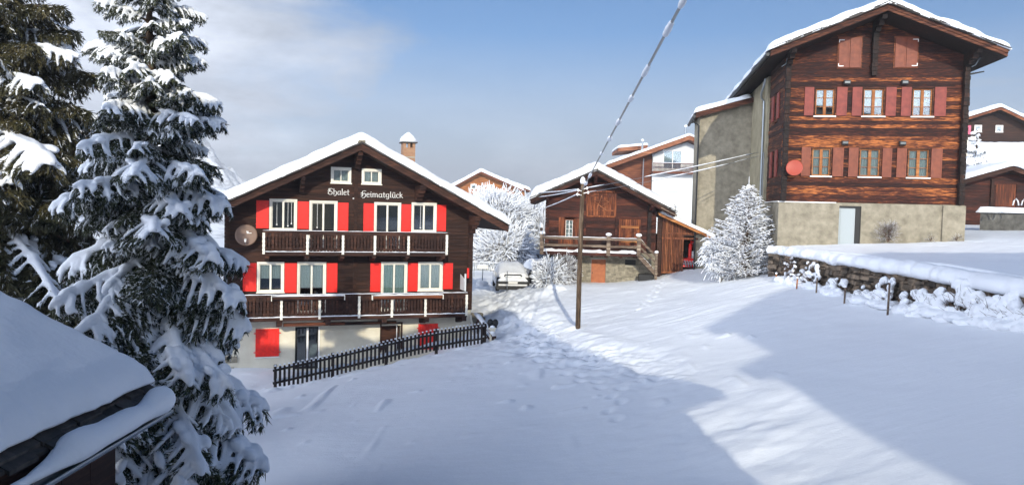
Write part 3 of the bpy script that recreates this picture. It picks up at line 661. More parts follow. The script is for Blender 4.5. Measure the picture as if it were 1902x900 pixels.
    m = MB(); m.box(7.73, 8.30, 3.0, 3.6, .6, 2.78); m.box(7.73, 7.86, 3.0, 3.6, 2.78, 3.0); m.box(8.17, 8.30, 3.0, 3.6, 2.78, 3.0); m.box(7.96, 8.06, 3.0, 3.12, 2.78, 3.0)
    ch = obj('chimney', m, BRICK, roof)
    m = MB(); m.box(7.64, 8.39, 2.9, 3.7, 3.003, 3.05); obj('chimney_cap', m, SLATE, ch)
    m = MB(); m.tube([(8.015, 3.3, z) for z in (3.055, 3.16, 3.30, 3.42, 3.53)], [.40, .40, .32, .18, .04], 14); obj('snow_cap', m, SNOW, ch, smooth=True)
    m = MB(); m.box(7.74, 8.29, 2.985, 2.998, 2.30, 2.36); obj('brick_band', m, MORTAR, ch)
    m = MB(); write(m, 'Chalet', 4.00, 4.92, .42, .25, -.012, .013); write(m, 'Heimatglück', 5.38, 7.22, .36, .25, -.012, .013); obj('lettering', m, WHITEW, T)
    m = MB(); m.blob((5.07, -.06, .28), .035, 8, 5, 0); obj('lamp_knob', m, WHITEW, T)
    # things glimpsed behind the upper doors: hanging ornaments
    for x, z0 in ((1.98, -.85), (2.42, -.9), (2.56, -.8), (3.6, -.95), (8.0, -.9)):
        m = MB(); m.box(x-.006, x+.006, .06, .067, z0, .03); m.blob((x, .06, z0-.03), .035, 6, 4, 0); obj('hanging_ornament', m, WHITEW, T)
    # side stair with a sloping wall and handrail at the right corner
    m = MB()
    for k in range(9): m.box(10.45, 11.3, -1.5+k*.33, -1.17+k*.33, -6.6, -6.2+k*.16)
    o = obj('side_stair', m, CONC, T)
    m = MB(); m.beam((10.45, -.6, -4.72), (10.45, -3.4, -5.25), .12, .10); m.beam((10.45, -.6, -5.05), (10.45, -3.4, -5.6), .05, .07)
    for t in (.1, .5, .9): m.beam((10.45, -.6-2.8*t, -4.7-.53*t), (10.45, -.6-2.8*t, -6.2), .07, .07)
    obj('handrail', m, W_CHT, o)
    m = MB(); rail_snow(m, (10.45, -.5, -4.67), (10.45, -3.4, -5.2), .22, .10); obj('snow_cover', m, SNOW, o, smooth=True)
    m = MB(); m.tube([(10.2, -.6, -4.72), (10.2, -.62, -4.9), (10.27, -.6, -5.1), (10.2, -.6, -5.35), (10.32, -.6, -5.6)], .05, 6); obj('gutter_pipe', m, CREAM, T)
    # wind screen at the end of the lower balcony
    m = MB(); m.prism_y([(-1.05, -3.62), (-.15, -3.62), (-.15, -2.95), (-.75, -3.1)], 9.80, 9.83); m.box(9.76, 9.82, -1.08, -1.0, -3.6, -2.85); obj('wind_screen', m, WHITEWALL, T)
    m = MB(); m.cyl((9.95, -.9), .05, -3.05, -2.62, 8); obj('rolled_parasol', m, RED, T)
    ZB = 0
def dish(name, label, cat, P, normal, r, m_, arm, rot=0):
    global ZB
    T = thing(name, label, cat, P, rot); ZB = 0
    n = Vector(normal).normalized(); q = n.to_track_quat('Z', 'Y')
    m = MB(); vs = []; fs = []; R = 6; K = 28
    for side in (0, 1):
        for i in range(R+1):
            rr = r*i/R
            for j in range(K): t = 2*pi*j/K; vs.append(q @ Vector((rr*cos(t), rr*sin(t), .16*r*(rr/r)**2-side*.012)))
    o1 = (R+1)*K
    for i in range(R):
        for j in range(K):
            a, b, c, d = i*K+j, i*K+(j+1) % K, (i+1)*K+(j+1) % K, (i+1)*K+j; fs += [(a, b, c, d), (o1+d, o1+c, o1+b, o1+a)]
    for j in range(K): fs.append((R*K+j, R*K+(j+1) % K, o1+R*K+(j+1) % K, o1+R*K+j))
    m.add(vs, fs); d = obj('reflector', m, m_, T, smooth=True)
    if arm == 1:
        m = MB(); lo = q @ Vector((0, -r*.98, .1)); e = n*.45+Vector((0, 0, -.28)); m.tube([lo*.9, e], .014, 6); obj('arm', m, METAL, T)
        m = MB(); m.blob(tuple(e+Vector((0, 0, .03))), (.05, .07, .05), 8, 5, 0); m.box(e.x-.03, e.x+.03, e.y-.03, e.y+.03, e.z-.06, e.z-.0); obj('receiver', m, WHITEW, T)
        # pale script label on the dish
        m = MB(); c = q @ Vector((.12, .10, .02)); y = c.y-.03
        m.prism([(c.x-.10, c.z-.025), (c.x+.09, c.z-.02), (c.x+.09, c.z+.005), (c.x-.10, c.z+.0)], y-.004, y)
        tube_text(m, [[(0, .1), (.0, .9), (.25, .8), (.25, .5), (.0, .5)], [(.38, .1), (.5, .5), (.6, .1)], [(.7, 0), (.7, .9)], [(.9, 0), (.9, .7)]], c.x-.10, c.z+.01, .07, y, .008)
        obj('maker_mark', m, WHITEW, d)
    m = MB(); m.tube([(0, .0, -.02), (0, .35, -.02)], .02, 6); m.tube([(0, .22, -.02), (0, .30, -.25)], .02, 6); obj('mount', m, DARKM, T)
    return T
build_chalet()
def chl(u, y, z):
    a = radians(CHR); return (CHX+u*cos(a)-y*sin(a), CHY+u*sin(a)+y*cos(a), z)
dish('satellite_dish', 'round brown satellite dish beside the upper red shutter of the chalet', 'satellite dish', chl(.80, -.42, -1.32), (.16, -1, .22), .43, DISH, 1, rot=6)

# ------------------------------------------------------------------ tall larch-wood house on the right
BGX, BGY, BGR = 11.138, 31.5, -9.06
def bgl(u, y, z):
    a = radians(BGR); return (BGX+u*cos(a)-y*sin(a), BGY+u*sin(a)+y*cos(a), z)
def flood(T, u, z, y=0):
    m = MB(); m.hexa([(u-.12, y-.22, z-.02), (u+.12, y-.22, z-.02), (u+.12, y-.10, z-.06), (u-.12, y-.10, z-.06), (u-.12, y-.24, z+.13), (u+.12, y-.24, z+.13), (u+.12, y-.06, z+.15), (u-.12, y-.06, z+.15)])
    m.box(u-.03, u+.03, y-.1, y-.004, z+.02, z+.07); o = obj('floodlight', m, DARKM, T)
    m = MB(); m.box(u-.10, u+.10, y-.246, y-.236, z+.01, z+.09); obj('lens', m, LENS, o)
def build_big():
    global ZB
    zb = -1.4; T = thing('timber_house', 'tall brown log house with oxblood shutters above the dry stone wall', 'house', (BGX, BGY, zb), BGR)
    ur, zr, sl, sr = 3.45, 8.22, .40, .415; ul, ue = -.85, 7.78; W = 6.98; D = 15.0
    lo = [(1.16, 1.96), (3.02, 3.88), (4.87, 5.74)]; up = [(1.20, 2.02), (3.06, 3.92), (4.94, 5.76)]
    ops = [(a+.02, b-.02, 1.66, 2.82) for a, b in lo]+[(a+.02, b-.02, 4.13, 5.27) for a, b in up]
    m = MB(); top = gable_top(ur, zr-.22, sl, sr); course_wall(m, 0, W, .60, 8.0, top, 0, .14, .16, ops, jit=.016, gap=.006)
    wall = obj('wall', m, W_BIG, T)
    # the left wall of logs (faces the slope), with its windows, then the rendered back part
    LOG = 3.4
    side_w = [(1.35, 2.05, 1.66, 2.80), (1.35, 2.05, 4.15, 5.25)]
    m = MB(); z = .6
    while z < zr-.25-sl*ur-.05:
        zt = min(z+.17, zr-.25-sl*ur); j = rnd.uniform(-.012, .012)
        segs = [(.15, LOG)]
        for a, b, c, d in side_w:
            if c < zt and d > z: segs = [(.15, a), (b, LOG)]
        for a, b in segs: m.box(0+j, .14, a, b, z, zt-.006)
        z = zt
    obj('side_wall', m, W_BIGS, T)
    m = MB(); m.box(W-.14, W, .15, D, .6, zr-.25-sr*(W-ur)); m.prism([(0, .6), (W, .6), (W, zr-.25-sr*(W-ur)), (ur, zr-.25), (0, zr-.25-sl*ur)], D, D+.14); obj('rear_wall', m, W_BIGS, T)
    for c in (.1, 3.42, 6.9):
        m = MB(); z = .62 if c != 3.42 else 5.75; zt = {.1: 6.45, 3.42: 7.9, 6.9: 6.45}[c]
        while z < zt:
            m.box(c-.10+rnd.uniform(-.012, .012), c+.10+rnd.uniform(-.012, .012), -.26+rnd.uniform(-.03, .03), -.018, z, min(z+.17, zt)-.01); z += .17
        obj('corner_logs', m, W_BLACK, T)
    for c, z1 in ((.1, 6.66), (6.9, 6.6), (3.42, 7.93)):
        m = MB(); stepped_bracket(m, c, z1, 0, n=3, w=.2, h=.16, reach=1.2, back=.02); obj('bracket', m, W_BLACK, T)
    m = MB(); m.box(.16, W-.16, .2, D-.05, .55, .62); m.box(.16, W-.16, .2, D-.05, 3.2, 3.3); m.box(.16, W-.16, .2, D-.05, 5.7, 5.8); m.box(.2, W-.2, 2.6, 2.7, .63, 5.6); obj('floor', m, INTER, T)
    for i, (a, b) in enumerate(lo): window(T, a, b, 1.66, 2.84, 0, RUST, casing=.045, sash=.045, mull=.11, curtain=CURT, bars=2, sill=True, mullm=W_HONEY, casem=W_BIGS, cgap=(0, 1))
    for i, (a, b) in enumerate(up): window(T, a, b, 4.12, 5.28, 0, RUST, casing=.045, sash=.045, mull=.11, curtain=CURT, ctop=.62 if i < 3 else 1, bars=2, sill=True, mullm=W_HONEY, casem=W_BIGS)
    for (a, b), (z0, z1), mm in [(p, (4.14, 5.30), RUST) for p in ((.80, 1.16), (2.06, 2.46), (2.66, 3.03), (3.95, 4.34), (4.54, 4.91), (5.79, 6.22))]+[(p, (1.66, 2.84), RUST2) for p in ((.77, 1.13), (2.0, 2.42), (2.62, 2.99), (3.92, 4.28), (4.47, 4.84), (5.77, 6.18))]:
        shutter(T, a, b, z0, z1, 0, mm)
    for a, b in ((2.06, 2.92), (4.22, 5.06)):
        m = MB(); c = (a+b)/2; m.box(a-.05, b+.05, -.03, -.018, 6.05, 7.35); o = obj('shutter', m, W_PLAIN, T); o['label'] = 'closed double shutter of the attic opening'
        for p, q in ((a, c-.008), (c+.008, b)):
            s = MB(); f = .05
            s.box(p, q, -.052, -.032, 6.09, 7.30)
            for w0, w1, z0, z1 in ((p, q, 6.09, 6.15), (p, q, 7.24, 7.30), (p, q, 6.66, 6.73), (p, p+f, 6.15, 6.66), (p, p+f, 6.73, 7.24), (q-f, q, 6.15, 6.66), (q-f, q, 6.73, 7.24)): s.box(w0, w1, -.066, -.053, z0, z1)
            obj('shutter_leaf', s, RUST2, o)
        s = MB(); xx = a if a < 3 else b
        for zz in (7.2, 6.15):
            s = MB(); s.box(min(xx, xx+(.2 if a < 3 else -.2)), max(xx, xx+(.2 if a < 3 else -.2)), -.078, -.067, zz-.014, zz+.014); s.box(xx-.014, xx+.014, -.081, -.0785, zz-.1 if zz > 7 else zz-.01, zz+.01 if zz > 7 else zz+.1); obj('hinge', s, WHITEW, o)
    for a, b, c, d in side_w:
        m = MB(); m.box(.03, .10, a, b, c, d); o = obj('window', m, [GLASS], T); m = MB(); m.box(.1, .12, a, b, c, d); obj('shade_backing', m, INTER, o)  # dark sheet behind the glass stands in for the unlit room
        m = MB(); m.box(.0, .05, (a+b)/2-.04, (a+b)/2+.04, c, d); m.box(0, .05, a, b, c-.05, c); obj('frame', m, W_PLAIN, o)
        for y0, y1 in ((a-.5, a-.03), (b+.03, b+.5)):
            m = MB(); m.box(-.06, -.016, y0, y1, c, d); m.box(-.072, -.061, y0, y1, (c+d)/2-.04, (c+d)/2+.04); obj('shutter', m, RUST, T)
    for u, z in ((2.4, 5.42), (4.6, 5.42), (2.42, 2.98), (4.62, 2.98)): flood(T, u, z)
    # plastered base, its right part stands slightly forward
    dr = [(2.34, 3.20, -2.0, .46)]
    m = MB(); plain_wall(m, -.06, 6.28, -2.2, .585, -.05, .3, dr); m.box(6.28, 7.12, -.14, .3, -2.2, .56); m.box(6.28, 7.10, -.06, .3, .561, .59)
    m.box(-.06, .25, .255, LOG, -4.4, .585); m.box(6.85, 7.1, .305, D, -2.2, .585)
    obj('plastered_base', m, CONC, T)
    m = MB(); m.box(2.36, 2.99, .045, .09, -1.6, .38); d = obj('door', m, DOORG, T); d['label'] = 'pale blue metal door'
    m = MB(); m.box(2.42, 2.93, .036, .044, -1.5, .30); obj('door_panel', m, DOORG, d)
    m = MB(); m.box(2.34, 3.20, -.02, .08, .385, .455); m.box(3.0, 3.2, .02, .2, -1.6, .384); obj('frame', m, BLACK, d)
    m = MB(); m.box(-.1, 2.2, -.075, -.052, .56, .60); m.box(-.10, -.06, -.05, 3.3, .57, .61); obj('flashing', m, WHITEW, T)
    # rendered rear part of the left wall and the projecting stair tower
    m = MB(); m.box(-.10, .3, LOG, 15, -4.6, 6.35); m.box(-.20, -.10, LOG+.9, LOG+1.1, -4.6, 6.2)
    obj('rendered_wall', m, CONC2, T)
    m = MB(); ty0, ty1 = 8.0, 11.5; m.prism([(-2.72, -4.6), (-.102, -4.6), (-.102, 5.92), (-2.72, 5.18)], ty0, ty1); tw = obj('stair_tower', m, CONC, T)
    m = MB(); m.prism([(-2.95, 5.13), (-.1, 5.935), (-.1, 6.05), (-2.95, 5.245)], ty0-.35, ty1+.3); m.prism([(-2.97, 4.97), (-.1, 5.775), (-.1, 5.93), (-2.97, 5.125)], ty0-.40, ty0-.34); obj('tower_roof', m, W_VERGE, tw)
    m = MB(); m.tube([(-3.04, ty0-.35, 5.05), (-3.04, ty1+.3, 5.05)], .08, 8); m.tube([(-3.04, ty0-.1, 5.0), (-3.02, ty0-.1, 4.75), (-2.78, ty0-.1, 4.6), (-2.78, ty0-.1, -3)], .045, 6); obj('tower_gutter', m, DARKM, tw)
    snow_sheet('tower_snow', tw, np.linspace(-3.06, -.2, 40), np.linspace(ty0-.42, ty1+.35, 30), lambda A, B: 5.25+(A+2.95)*.282, .26, edge=.2, wob=.04, seed=11)
    # cables and pipes on the side
    m = MB(); m.tube([(-.28, 3.15, 6.2), (-.32, 3.15, 5.9), (-.35, 3.6, 5.6), (-.3, 3.9, 5.45), (-.17, 3.95, 5.3), (-.17, 3.95, -2)], .05, 6); m.tube([(-.16, 3.55, .4), (-.16, 3.55, 2.9), (-.16, 4.4, 2.95)], .02, 5); obj('down_pipe', m, METAL, T)
    roof = gable_roof(T, ur, zr, sl, sr, ul, ue, -1.45, D+.3, T=.32, verge=W_VERGE, soffit=W_BLACK, facia=.20, seed=5, snow_over=.10, nsl=3)
    m = MB(); y0, y1 = -1.35, D+.2
    m.tube([(ul-.08, y0, 6.40), (ul-.08, y1, 6.40)], .08, 8); obj('gutter', m, DARKM, roof)
    m = MB(); m.tube([(-.2, -.28, 6.1), (-.05, -.34, 6.2), (-.02, -.36, 6.4), (.06, -.34, 6.52)], .02, 6); m.tube([(7.0, -.30, 6.05), (7.12, -.34, 6.12), (7.2, -.36, 6.3), (7.3, -.34, 6.42)], .02, 6); obj('cable', m, METAL, T)
    m = MB()
    for k in range(4): m.box(3.32+rnd.uniform(-.05, .05), 3.58+rnd.uniform(-.05, .05), -1.52+.03*k, -1.2, 8.24+.05*k, 8.285+.05*k)
    obj('ridge_stone', m, STONE2, roof)
    ZB = 0
build_big()
dish('satellite_dish', 'terracotta satellite dish with snow on its arm on the log house', 'satellite dish', bgl(.42, -.5, 1.95), (-.45, -1, .25), .33, DISHR, 0, rot=0)

# ------------------------------------------------------------------ old barn with gallery and lean-to
BAX, BAY, BAR, BAS = 1.806, 40.33, -3.5, .86
def build_barn():
    global ZB
    zb = -4.8; T = thing('barn', 'old dark timber barn on a stone base with a snowy gallery, behind the wooden pole', 'barn', (BAX, BAY, zb*BAS), BAR); ZB = zb; T.scale = (BAS,)*3
    ur, zr, sl, sr = 2.95, 2.38, .46, .50; W = 6.78; D = 8.0
    ops = [(1.0, 1.82, -1.85, -.45), (4.5, 5.82, -2.15, -.45), (2.56, 4.18, -.28, 1.14)]
    m = MB(); course_wall(m, 0, W, -2.5, 2.2, gable_top(ur, zr-.2, sl, sr), 0, .15, .2, ops, jit=.014, gap=.006)
    m.box(0, .15, .16, D, -2.5, zr-.22-sl*ur); m.box(W-.15, W, .16, D, -2.5, zr-.22-sr*(W-ur)); m.prism([(0, -2.5), (W, -2.5), (W, zr-.22-sr*(W-ur)), (ur, zr-.22), (0, zr-.22-sl*ur)], D, D+.15)
    obj('wall', m, W_BARN, T)
    for u, z1 in ((.06, .75), (6.35, .45), (2.40, -.30), (4.33, -.3)):
        m = MB(); w = .12 if u in (.06, 6.35) else .07; z = -2.48
        while z < z1: m.box(u-w, u+w, -.14-rnd.uniform(0, .03), -.02, z, min(z+.2, z1)-.01); z += .2
        obj('corner_logs', m, W_BLACK if u > 5 else W_BARN, T)
    # hayloft doors with a star
    m = MB(); n = 10
    for k in range(n): m.box(2.56+1.62*k/n+.004, 2.56+1.62*(k+1)/n-.004, .03, .07, -.27, 1.13)
    d = obj('hayloft_door', m, W_BARNV, T); d['label'] = 'double hayloft door with a nailed star of laths'
    m = MB(); cx, cz, R = 3.38, .46, .50; P = [(cx+R*sin(2*pi*k/5), cz+R*cos(2*pi*k/5)) for k in range(5)]
    for i, k in enumerate(range(5)):
        a, b = P[k], P[(k+2) % 5]; m.beam((a[0], -.03-.006*i, a[1]), (b[0], -.03-.006*i, b[1]), .05, .055)
    obj('star', m, W_SLAT, d)
    m = MB()
    for u in (2.5, 4.24): m.box(u-.06, u+.06, -.06, -.016, -.34, 1.22)
    m.box(2.56, 4.18, -.07, -.016, 1.15, 1.27); m.box(2.56, 4.18, -.07, -.016, -.36, -.28); m.box(3.36, 3.40, -.0, .028, -.27, 1.13)
    for z in (.05, .93): m.box(2.6, 3.3, .0, .028, z-.03, z+.03); m.box(3.46, 4.14, .0, .028, z-.03, z+.03)
    obj('frame', m, W_BARNV, d)
    w = window(T, 1.16, 1.70, -1.75, -.55, 0, W_PLAIN, casing=.05, sash=.03, mull=.04, bars=3, curtain=CURT, sill=False, mullm=WHITEW)
    m = MB(); m.box(.78, 1.12, -.05, -.012, -2.2, -.45); m.box(1.74, 2.1, -.05, -.012, -2.3, -.5); m.box(1.14, 1.72, -.02, .03, -2.3, -1.8); obj('window_board', m, W_BARNV, w)
    m = MB()
    for k in range(7): m.box(4.5+1.32*k/7+.004, 4.5+1.32*(k+1)/7-.004, .02, .07, -2.14, -.46)
    d = obj('door', m, W_BARNV, T)
    for z0, z1 in ((-1.0, -.86), (-1.9, -1.78)): m = MB(); m.box(4.62, 5.72, -.025, .017, z0, z1); obj('batten', m, W_HONEY, d)
    # stone base
    ops = [(2.86, 3.76, -5.0, -2.98), (1.28, 1.97, -3.16, -2.84), (4.94, 5.62, -3.3, -2.95)]
    m = MB(); z = -5.3
    while z < -2.53:
        h = rnd.uniform(.09, .17); zt = min(z+h, -2.52); u = .02
        while u < W-.03:
            L = rnd.uniform(.18, .5); e = min(u+L, W)
            for a, b, c, dd in ops:
                if c < zt and dd > z:
                    if u < a < e: e = a
                    if a <= u < b: u = b; e = min(u+L, W)
            if e-u > .03: m.box(u+.008, e-.008, .0+rnd.uniform(-.02, .02), .3, z+.008, zt-.008, jit=.006)
            u = e
        z = zt
    base = obj('stone_base', m, STONE2, T)
    m = MB(); plain_wall(m, .01, W-.01, -5.3, -2.53, .03, .25, ops); obj('mortar', m, MORTAR, base)
    m = MB(); m.box(.02, .3, .31, D, -5.3, -2.53); m.box(W-.3, W-.02, .31, D, -5.3, -2.53); obj('base_side', m, STONE2, base)
    m = MB(); m.box(2.87, 3.75, .06, .1, -4.95, -2.99); d = obj('cellar_door', m, DOORR, T); m = MB(); m.box(2.92, 2.96, .03, .058, -3.9, -3.78); obj('handle', m, DARKM, d)
    for a, b, c, dd in ops[1:]: m = MB(); m.box(a, b, .2, .24, c, dd); obj('vent', m, BLACK, T)
    # gallery
    m = MB(); m.box(-.25, 5.62, -1.5, -.15, -2.62, -2.5)
    for k in range(7): m.box(.1+k*.88, .24+k*.88, -1.45, -.02, -2.78, -2.625)
    g = obj('gallery', m, W_CHT, T)
    m = MB(); m.box(-.28, 5.62, -1.56, -1.503, -2.68, -2.47); obj('edge_beam', m, W_BARN, g)
    for u in (-.2, 3.78, 5.58):
        m = MB(); z = -2.66
        while z < -1.40: m.box(u-.11, u+.11, -1.68+rnd.uniform(-.02, .02), -1.46, z, min(z+.19, -1.40)-.008, jit=.01); z += .19
        obj('gallery_post', m, W_GREY, g)
    for z in (-1.66, -2.10):
        for a, b in ((-.1, 3.68), (3.88, 5.48)):
            m = MB(); m.box(a, b, -1.62, -1.52, z-.07, z+.07, jit=.012); obj('rail', m, W_GREY, g)
    s = MB(); rail_snow(s, (-.1, -1.57, -1.59), (3.68, -1.57, -1.59), .10, .035); rail_snow(s, (3.88, -1.57, -1.59), (5.5, -1.57, -1.59), .1, .03)
    rail_snow(s, (-.25, -1.2, -2.498), (5.5, -1.2, -2.498), .75, .17, seed=2)
    for u in (-.2, 3.78, 5.58): s.blob((u, -1.57, -1.38), (.19, .19, .11), 12, 6, .05)
    obj('gallery_snow', s, SNOW, g, smooth=True)
    m = MB(); m.tube([(-.30, -.3, -1.05), (-.28, -1.0, -1.0), (-.26, -1.5, -1.15), (-.26, -1.58, -1.5)], .09, 7); obj('bent_pole', m, W_GREY, g)
    s = MB(); s.tube([(-.30, -.3, -.95), (-.28, -1.0, -.90), (-.26, -1.5, -1.05)], [.06, .12, .1], 7); obj('pole_snow', s, SNOW, g, smooth=True)
    # outside stair down to the right
    m = MB()
    m.beam((5.62, -1.45, -2.62), (6.72, -1.45, -3.75), .08, .24); m.beam((5.62, -.55, -2.62), (6.72, -.55, -3.75), .08, .24)
    for k in range(6): m.box(5.66+k*.18, 5.90+k*.18, -1.4, -.6, -2.72-k*.185, -2.67-k*.185)
    st = obj('stair', m, W_GREY, T)
    m = MB(); m.beam((5.6, -1.5, -1.62), (6.66, -1.5, -2.62), .08, .13); m.beam((5.6, -1.5, -2.02), (6.66, -1.5, -3.02), .08, .11); m.box(6.58, 6.72, -1.6, -1.44, -4.3, -2.42); obj('handrail', m, W_GREY, st)
    s = MB(); rail_snow(s, (5.6, -1.0, -2.46), (6.8, -1.0, -3.7), .8, .10); rail_snow(s, (5.62, -1.5, -1.54), (6.6, -1.5, -2.54), .10, .04); s.blob((6.65, -1.52, -2.36), (.13, .13, .09), 10, 6, .05); obj('stair_snow', s, SNOW, st, smooth=True)
    m = MB(); m.box(5.70, 6.58, -1.3, -.6, -4.5, -3.75); obj('stair_shade', m, BLACK, st)  # solid black block put in for the shade under the stair
    # roof
    roof = gable_roof(T, ur, zr, sl, sr, -.98, 7.75, -1.15, D+.7, T=.58, seed=8, verge=W_CHT, soffit=W_BARN, facia=.14, nsl=4, snow_over=.02, rough=.09)
    m = MB(); m.box(2.78, 3.05, -1.25, -.95, 2.42, 2.56); m.box(2.83, 3.0, -1.22, -.95, 2.56, 2.66); obj('ridge_stone', m, STONE2, roof)
    for u, n in ((2.95, 3), (.06, 2), (6.4, 2)):
        z = zr-.22-(sl if u < ur else sr)*abs(u-ur); m = MB(); stepped_bracket(m, u, z-.02, 0, n=n, w=.18, h=.15, reach=1.0, back=.02); obj('bracket', m, W_BARN, T)
    m = MB(); m.beam((6.9, -1.12, .30), (7.85, -1.12, -.15), .1, .1); obj('roof_pole', m, W_GREY, roof)
    m = MB(); m.blob((7.55, -.5, .33), (.34, .7, .22), 14, 8, .10); m.blob((7.75, -.6, .10), (.22, .6, .12), 12, 6, .1); obj('snow_roll', m, SNOW, roof, smooth=True)
    # lean-to of upright laths
    x0, x1 = 6.86, 10.0
    rz = lambda u: -.0-.43*(u-6.8)
    m = MB(); u = 7.16
    lt = T
    m.box(6.86, 7.12, -.02, .12, -4.2, rz(7.0)-.25)
    for a in (7.14, 8.40, 9.60): m.box(a, a+.10, .03, .15, -4.2, rz(a)-.16)
    m.box(7.24, 9.6, .05, .14, -1.42, -1.30); m.box(7.24, 8.4, .05, .14, -2.6, -2.5)
    m.box(9.98, 10.10, .03, 4.0, -4.2, rz(10.1)-.1); m.box(7.0, 10.0, 4.0, 4.1, -4.2, -1.4)
    lean = obj('lean_to', m, W_CHT, T); b_ = MB(); b_.box(7.24, 8.46, .16, .2, -4.2, -1.35); b_.prism([(7.0, -1.345), (9.97, -1.345), (9.97, rz(9.97)-.18), (7.0, rz(7.0)-.18)], .16, .2); obj('shade_backing', b_, INTER, lean); b_ = MB(); b_.box(8.5, 9.9, 1.9, 2.0, -4.2, -1.3); obj('shade_panel', b_, INTER, lean)  # near-black sheets added so the lean-to's inside looks shaded
    m = MB(); u = 7.18
    while u < 9.95:
        zt = rz(u)-.16; lo_ = -3.75 if u < 8.44 else (-1.34 if u < 9.66 else -3.6)
        if u > 9.66: m.box(u, u+.065, -.01, .02, lo_, zt) if u < 9.9 else None
        else: m.box(u, u+.052, -.01, .02, lo_, zt)
        u += .092
    obj('lath_cladding', m, W_SLAT, lean)
    m = MB(); m.box(7.15, 9.98, -.035, -.012, -1.62, -1.50); m.box(7.15, 9.6, -.035, -.012, -1.28, -1.22); m.box(7.15, 8.42, -.035, -.012, -3.72, -3.62); m.box(9.62, 9.80, -.05, -.012, -4.0, -1.62); m.box(8.40, 8.47, -.04, -.012, -4.0, -1.62); obj('frame_board', m, W_SLAT, lean)
    m = MB(); m.prism([(6.85, rz(6.85)-.08), (10.35, rz(10.35)-.08), (10.35, rz(10.35)+.04), (6.85, rz(6.85)+.04)], -.45, 4.3); m.prism([(6.85, rz(6.85)-.14), (10.36, rz(10.36)-.14), (10.36, rz(10.36)+.03), (6.85, rz(6.85)+.03)], -.50, -.452)
    m.mi = 0; lr = obj('lean_to_roof', m, W_HONEY, lean)
    snow_sheet('snow_cover', lr, np.linspace(7.0, 10.42, 40), np.linspace(-.52, 4.3, 30), lambda A, B: -.43*(A-6.8)+.05, .22, edge=.16, wob=.05, seed=4)
    # side pen to the right of the lean-to
    m = MB()
    for u in (10.7, 11.35, 11.9): m.box(u-.04, u+.04, -.1, -.02, -4.0, -1.9)
    m.box(10.1, 12.2, -.12, -.02, -2.95, -2.88); pen = obj('side_pen', m, W_PLAIN, T)
    m = MB(); m.prism([(10.1, -1.55), (12.2, -2.1), (12.2, -2.0), (10.1, -1.45)], -.4, 2.5); obj('pen_roof', m, W_CH, pen)
    ZB = 0
build_barn()
def bal(u, y, z):
    a = radians(BAR); u *= BAS; y *= BAS; return (BAX+u*cos(a)-y*sin(a), BAY+u*sin(a)+y*cos(a), z)
def build_blower():
    global ZB
    p = bal(9.0, .35, 0); z0 = gz(p[0], p[1])
    T = thing('snow_blower', 'red snow blower parked in the lean-to doorway of the barn', 'snow blower', (p[0], p[1], z0), BAR); B = z0; T.scale = (.88,)*3
    m = MB(); m.box(-.5, .5, -.12, .35, B+.12, B+.62); m.hexa([(-.5, -.35, B+.1), (.5, -.35, B+.1), (.5, -.12, B+.1), (-.5, -.12, B+.1), (-.5, -.2, B+.6), (.5, -.2, B+.6), (.5, -.12, B+.62), (-.5, -.12, B+.62)]); obj('housing', m, REDM, T)
    m = MB(); n = 40; pts = [(-.45+.9*i/n, -.38+.13*cos(i*.9), B+.30+.16*sin(i*.9)) for i in range(n+1)]; m.tube(pts, .035, 6); m.tube([(-.5, -.38, B+.3), (.5, -.38, B+.3)], .03, 6); obj('auger', m, METAL, T)
    m = MB(); m.tube([(-.05, .05, B+.6), (-.05, .05, B+1.1), (-.02, .02, B+1.45), (.04, -.08, B+1.62)], [.10, .10, .11, .12], 8); obj('chute', m, REDM, T)
    m = MB(); m.tube([(.2, .15, B+.6), (.2, .15, B+.9)], .13, 8); m.blob((.2, .15, B+.95), (.16, .14, .1), 8, 5, 0); obj('engine', m, WHITEWALL, T)
    for x in (-.42, .42): m = MB(); m.tube([(x-.06, .42, B+.24), (x+.06, .42, B+.24)], .24, 14); obj('wheel', m, TYRE, T)
    m = MB(); m.tube([(-.3, .3, B+.6), (-.3, .9, B+1.05)], .02, 5); m.tube([(.3, .3, B+.6), (.3, .9, B+1.05)], .02, 5); m.tube([(-.3, .9, B+1.05), (.3, .9, B+1.05)], .02, 5); obj('handle', m, BLACK, T)
    ZB = 0
build_blower()

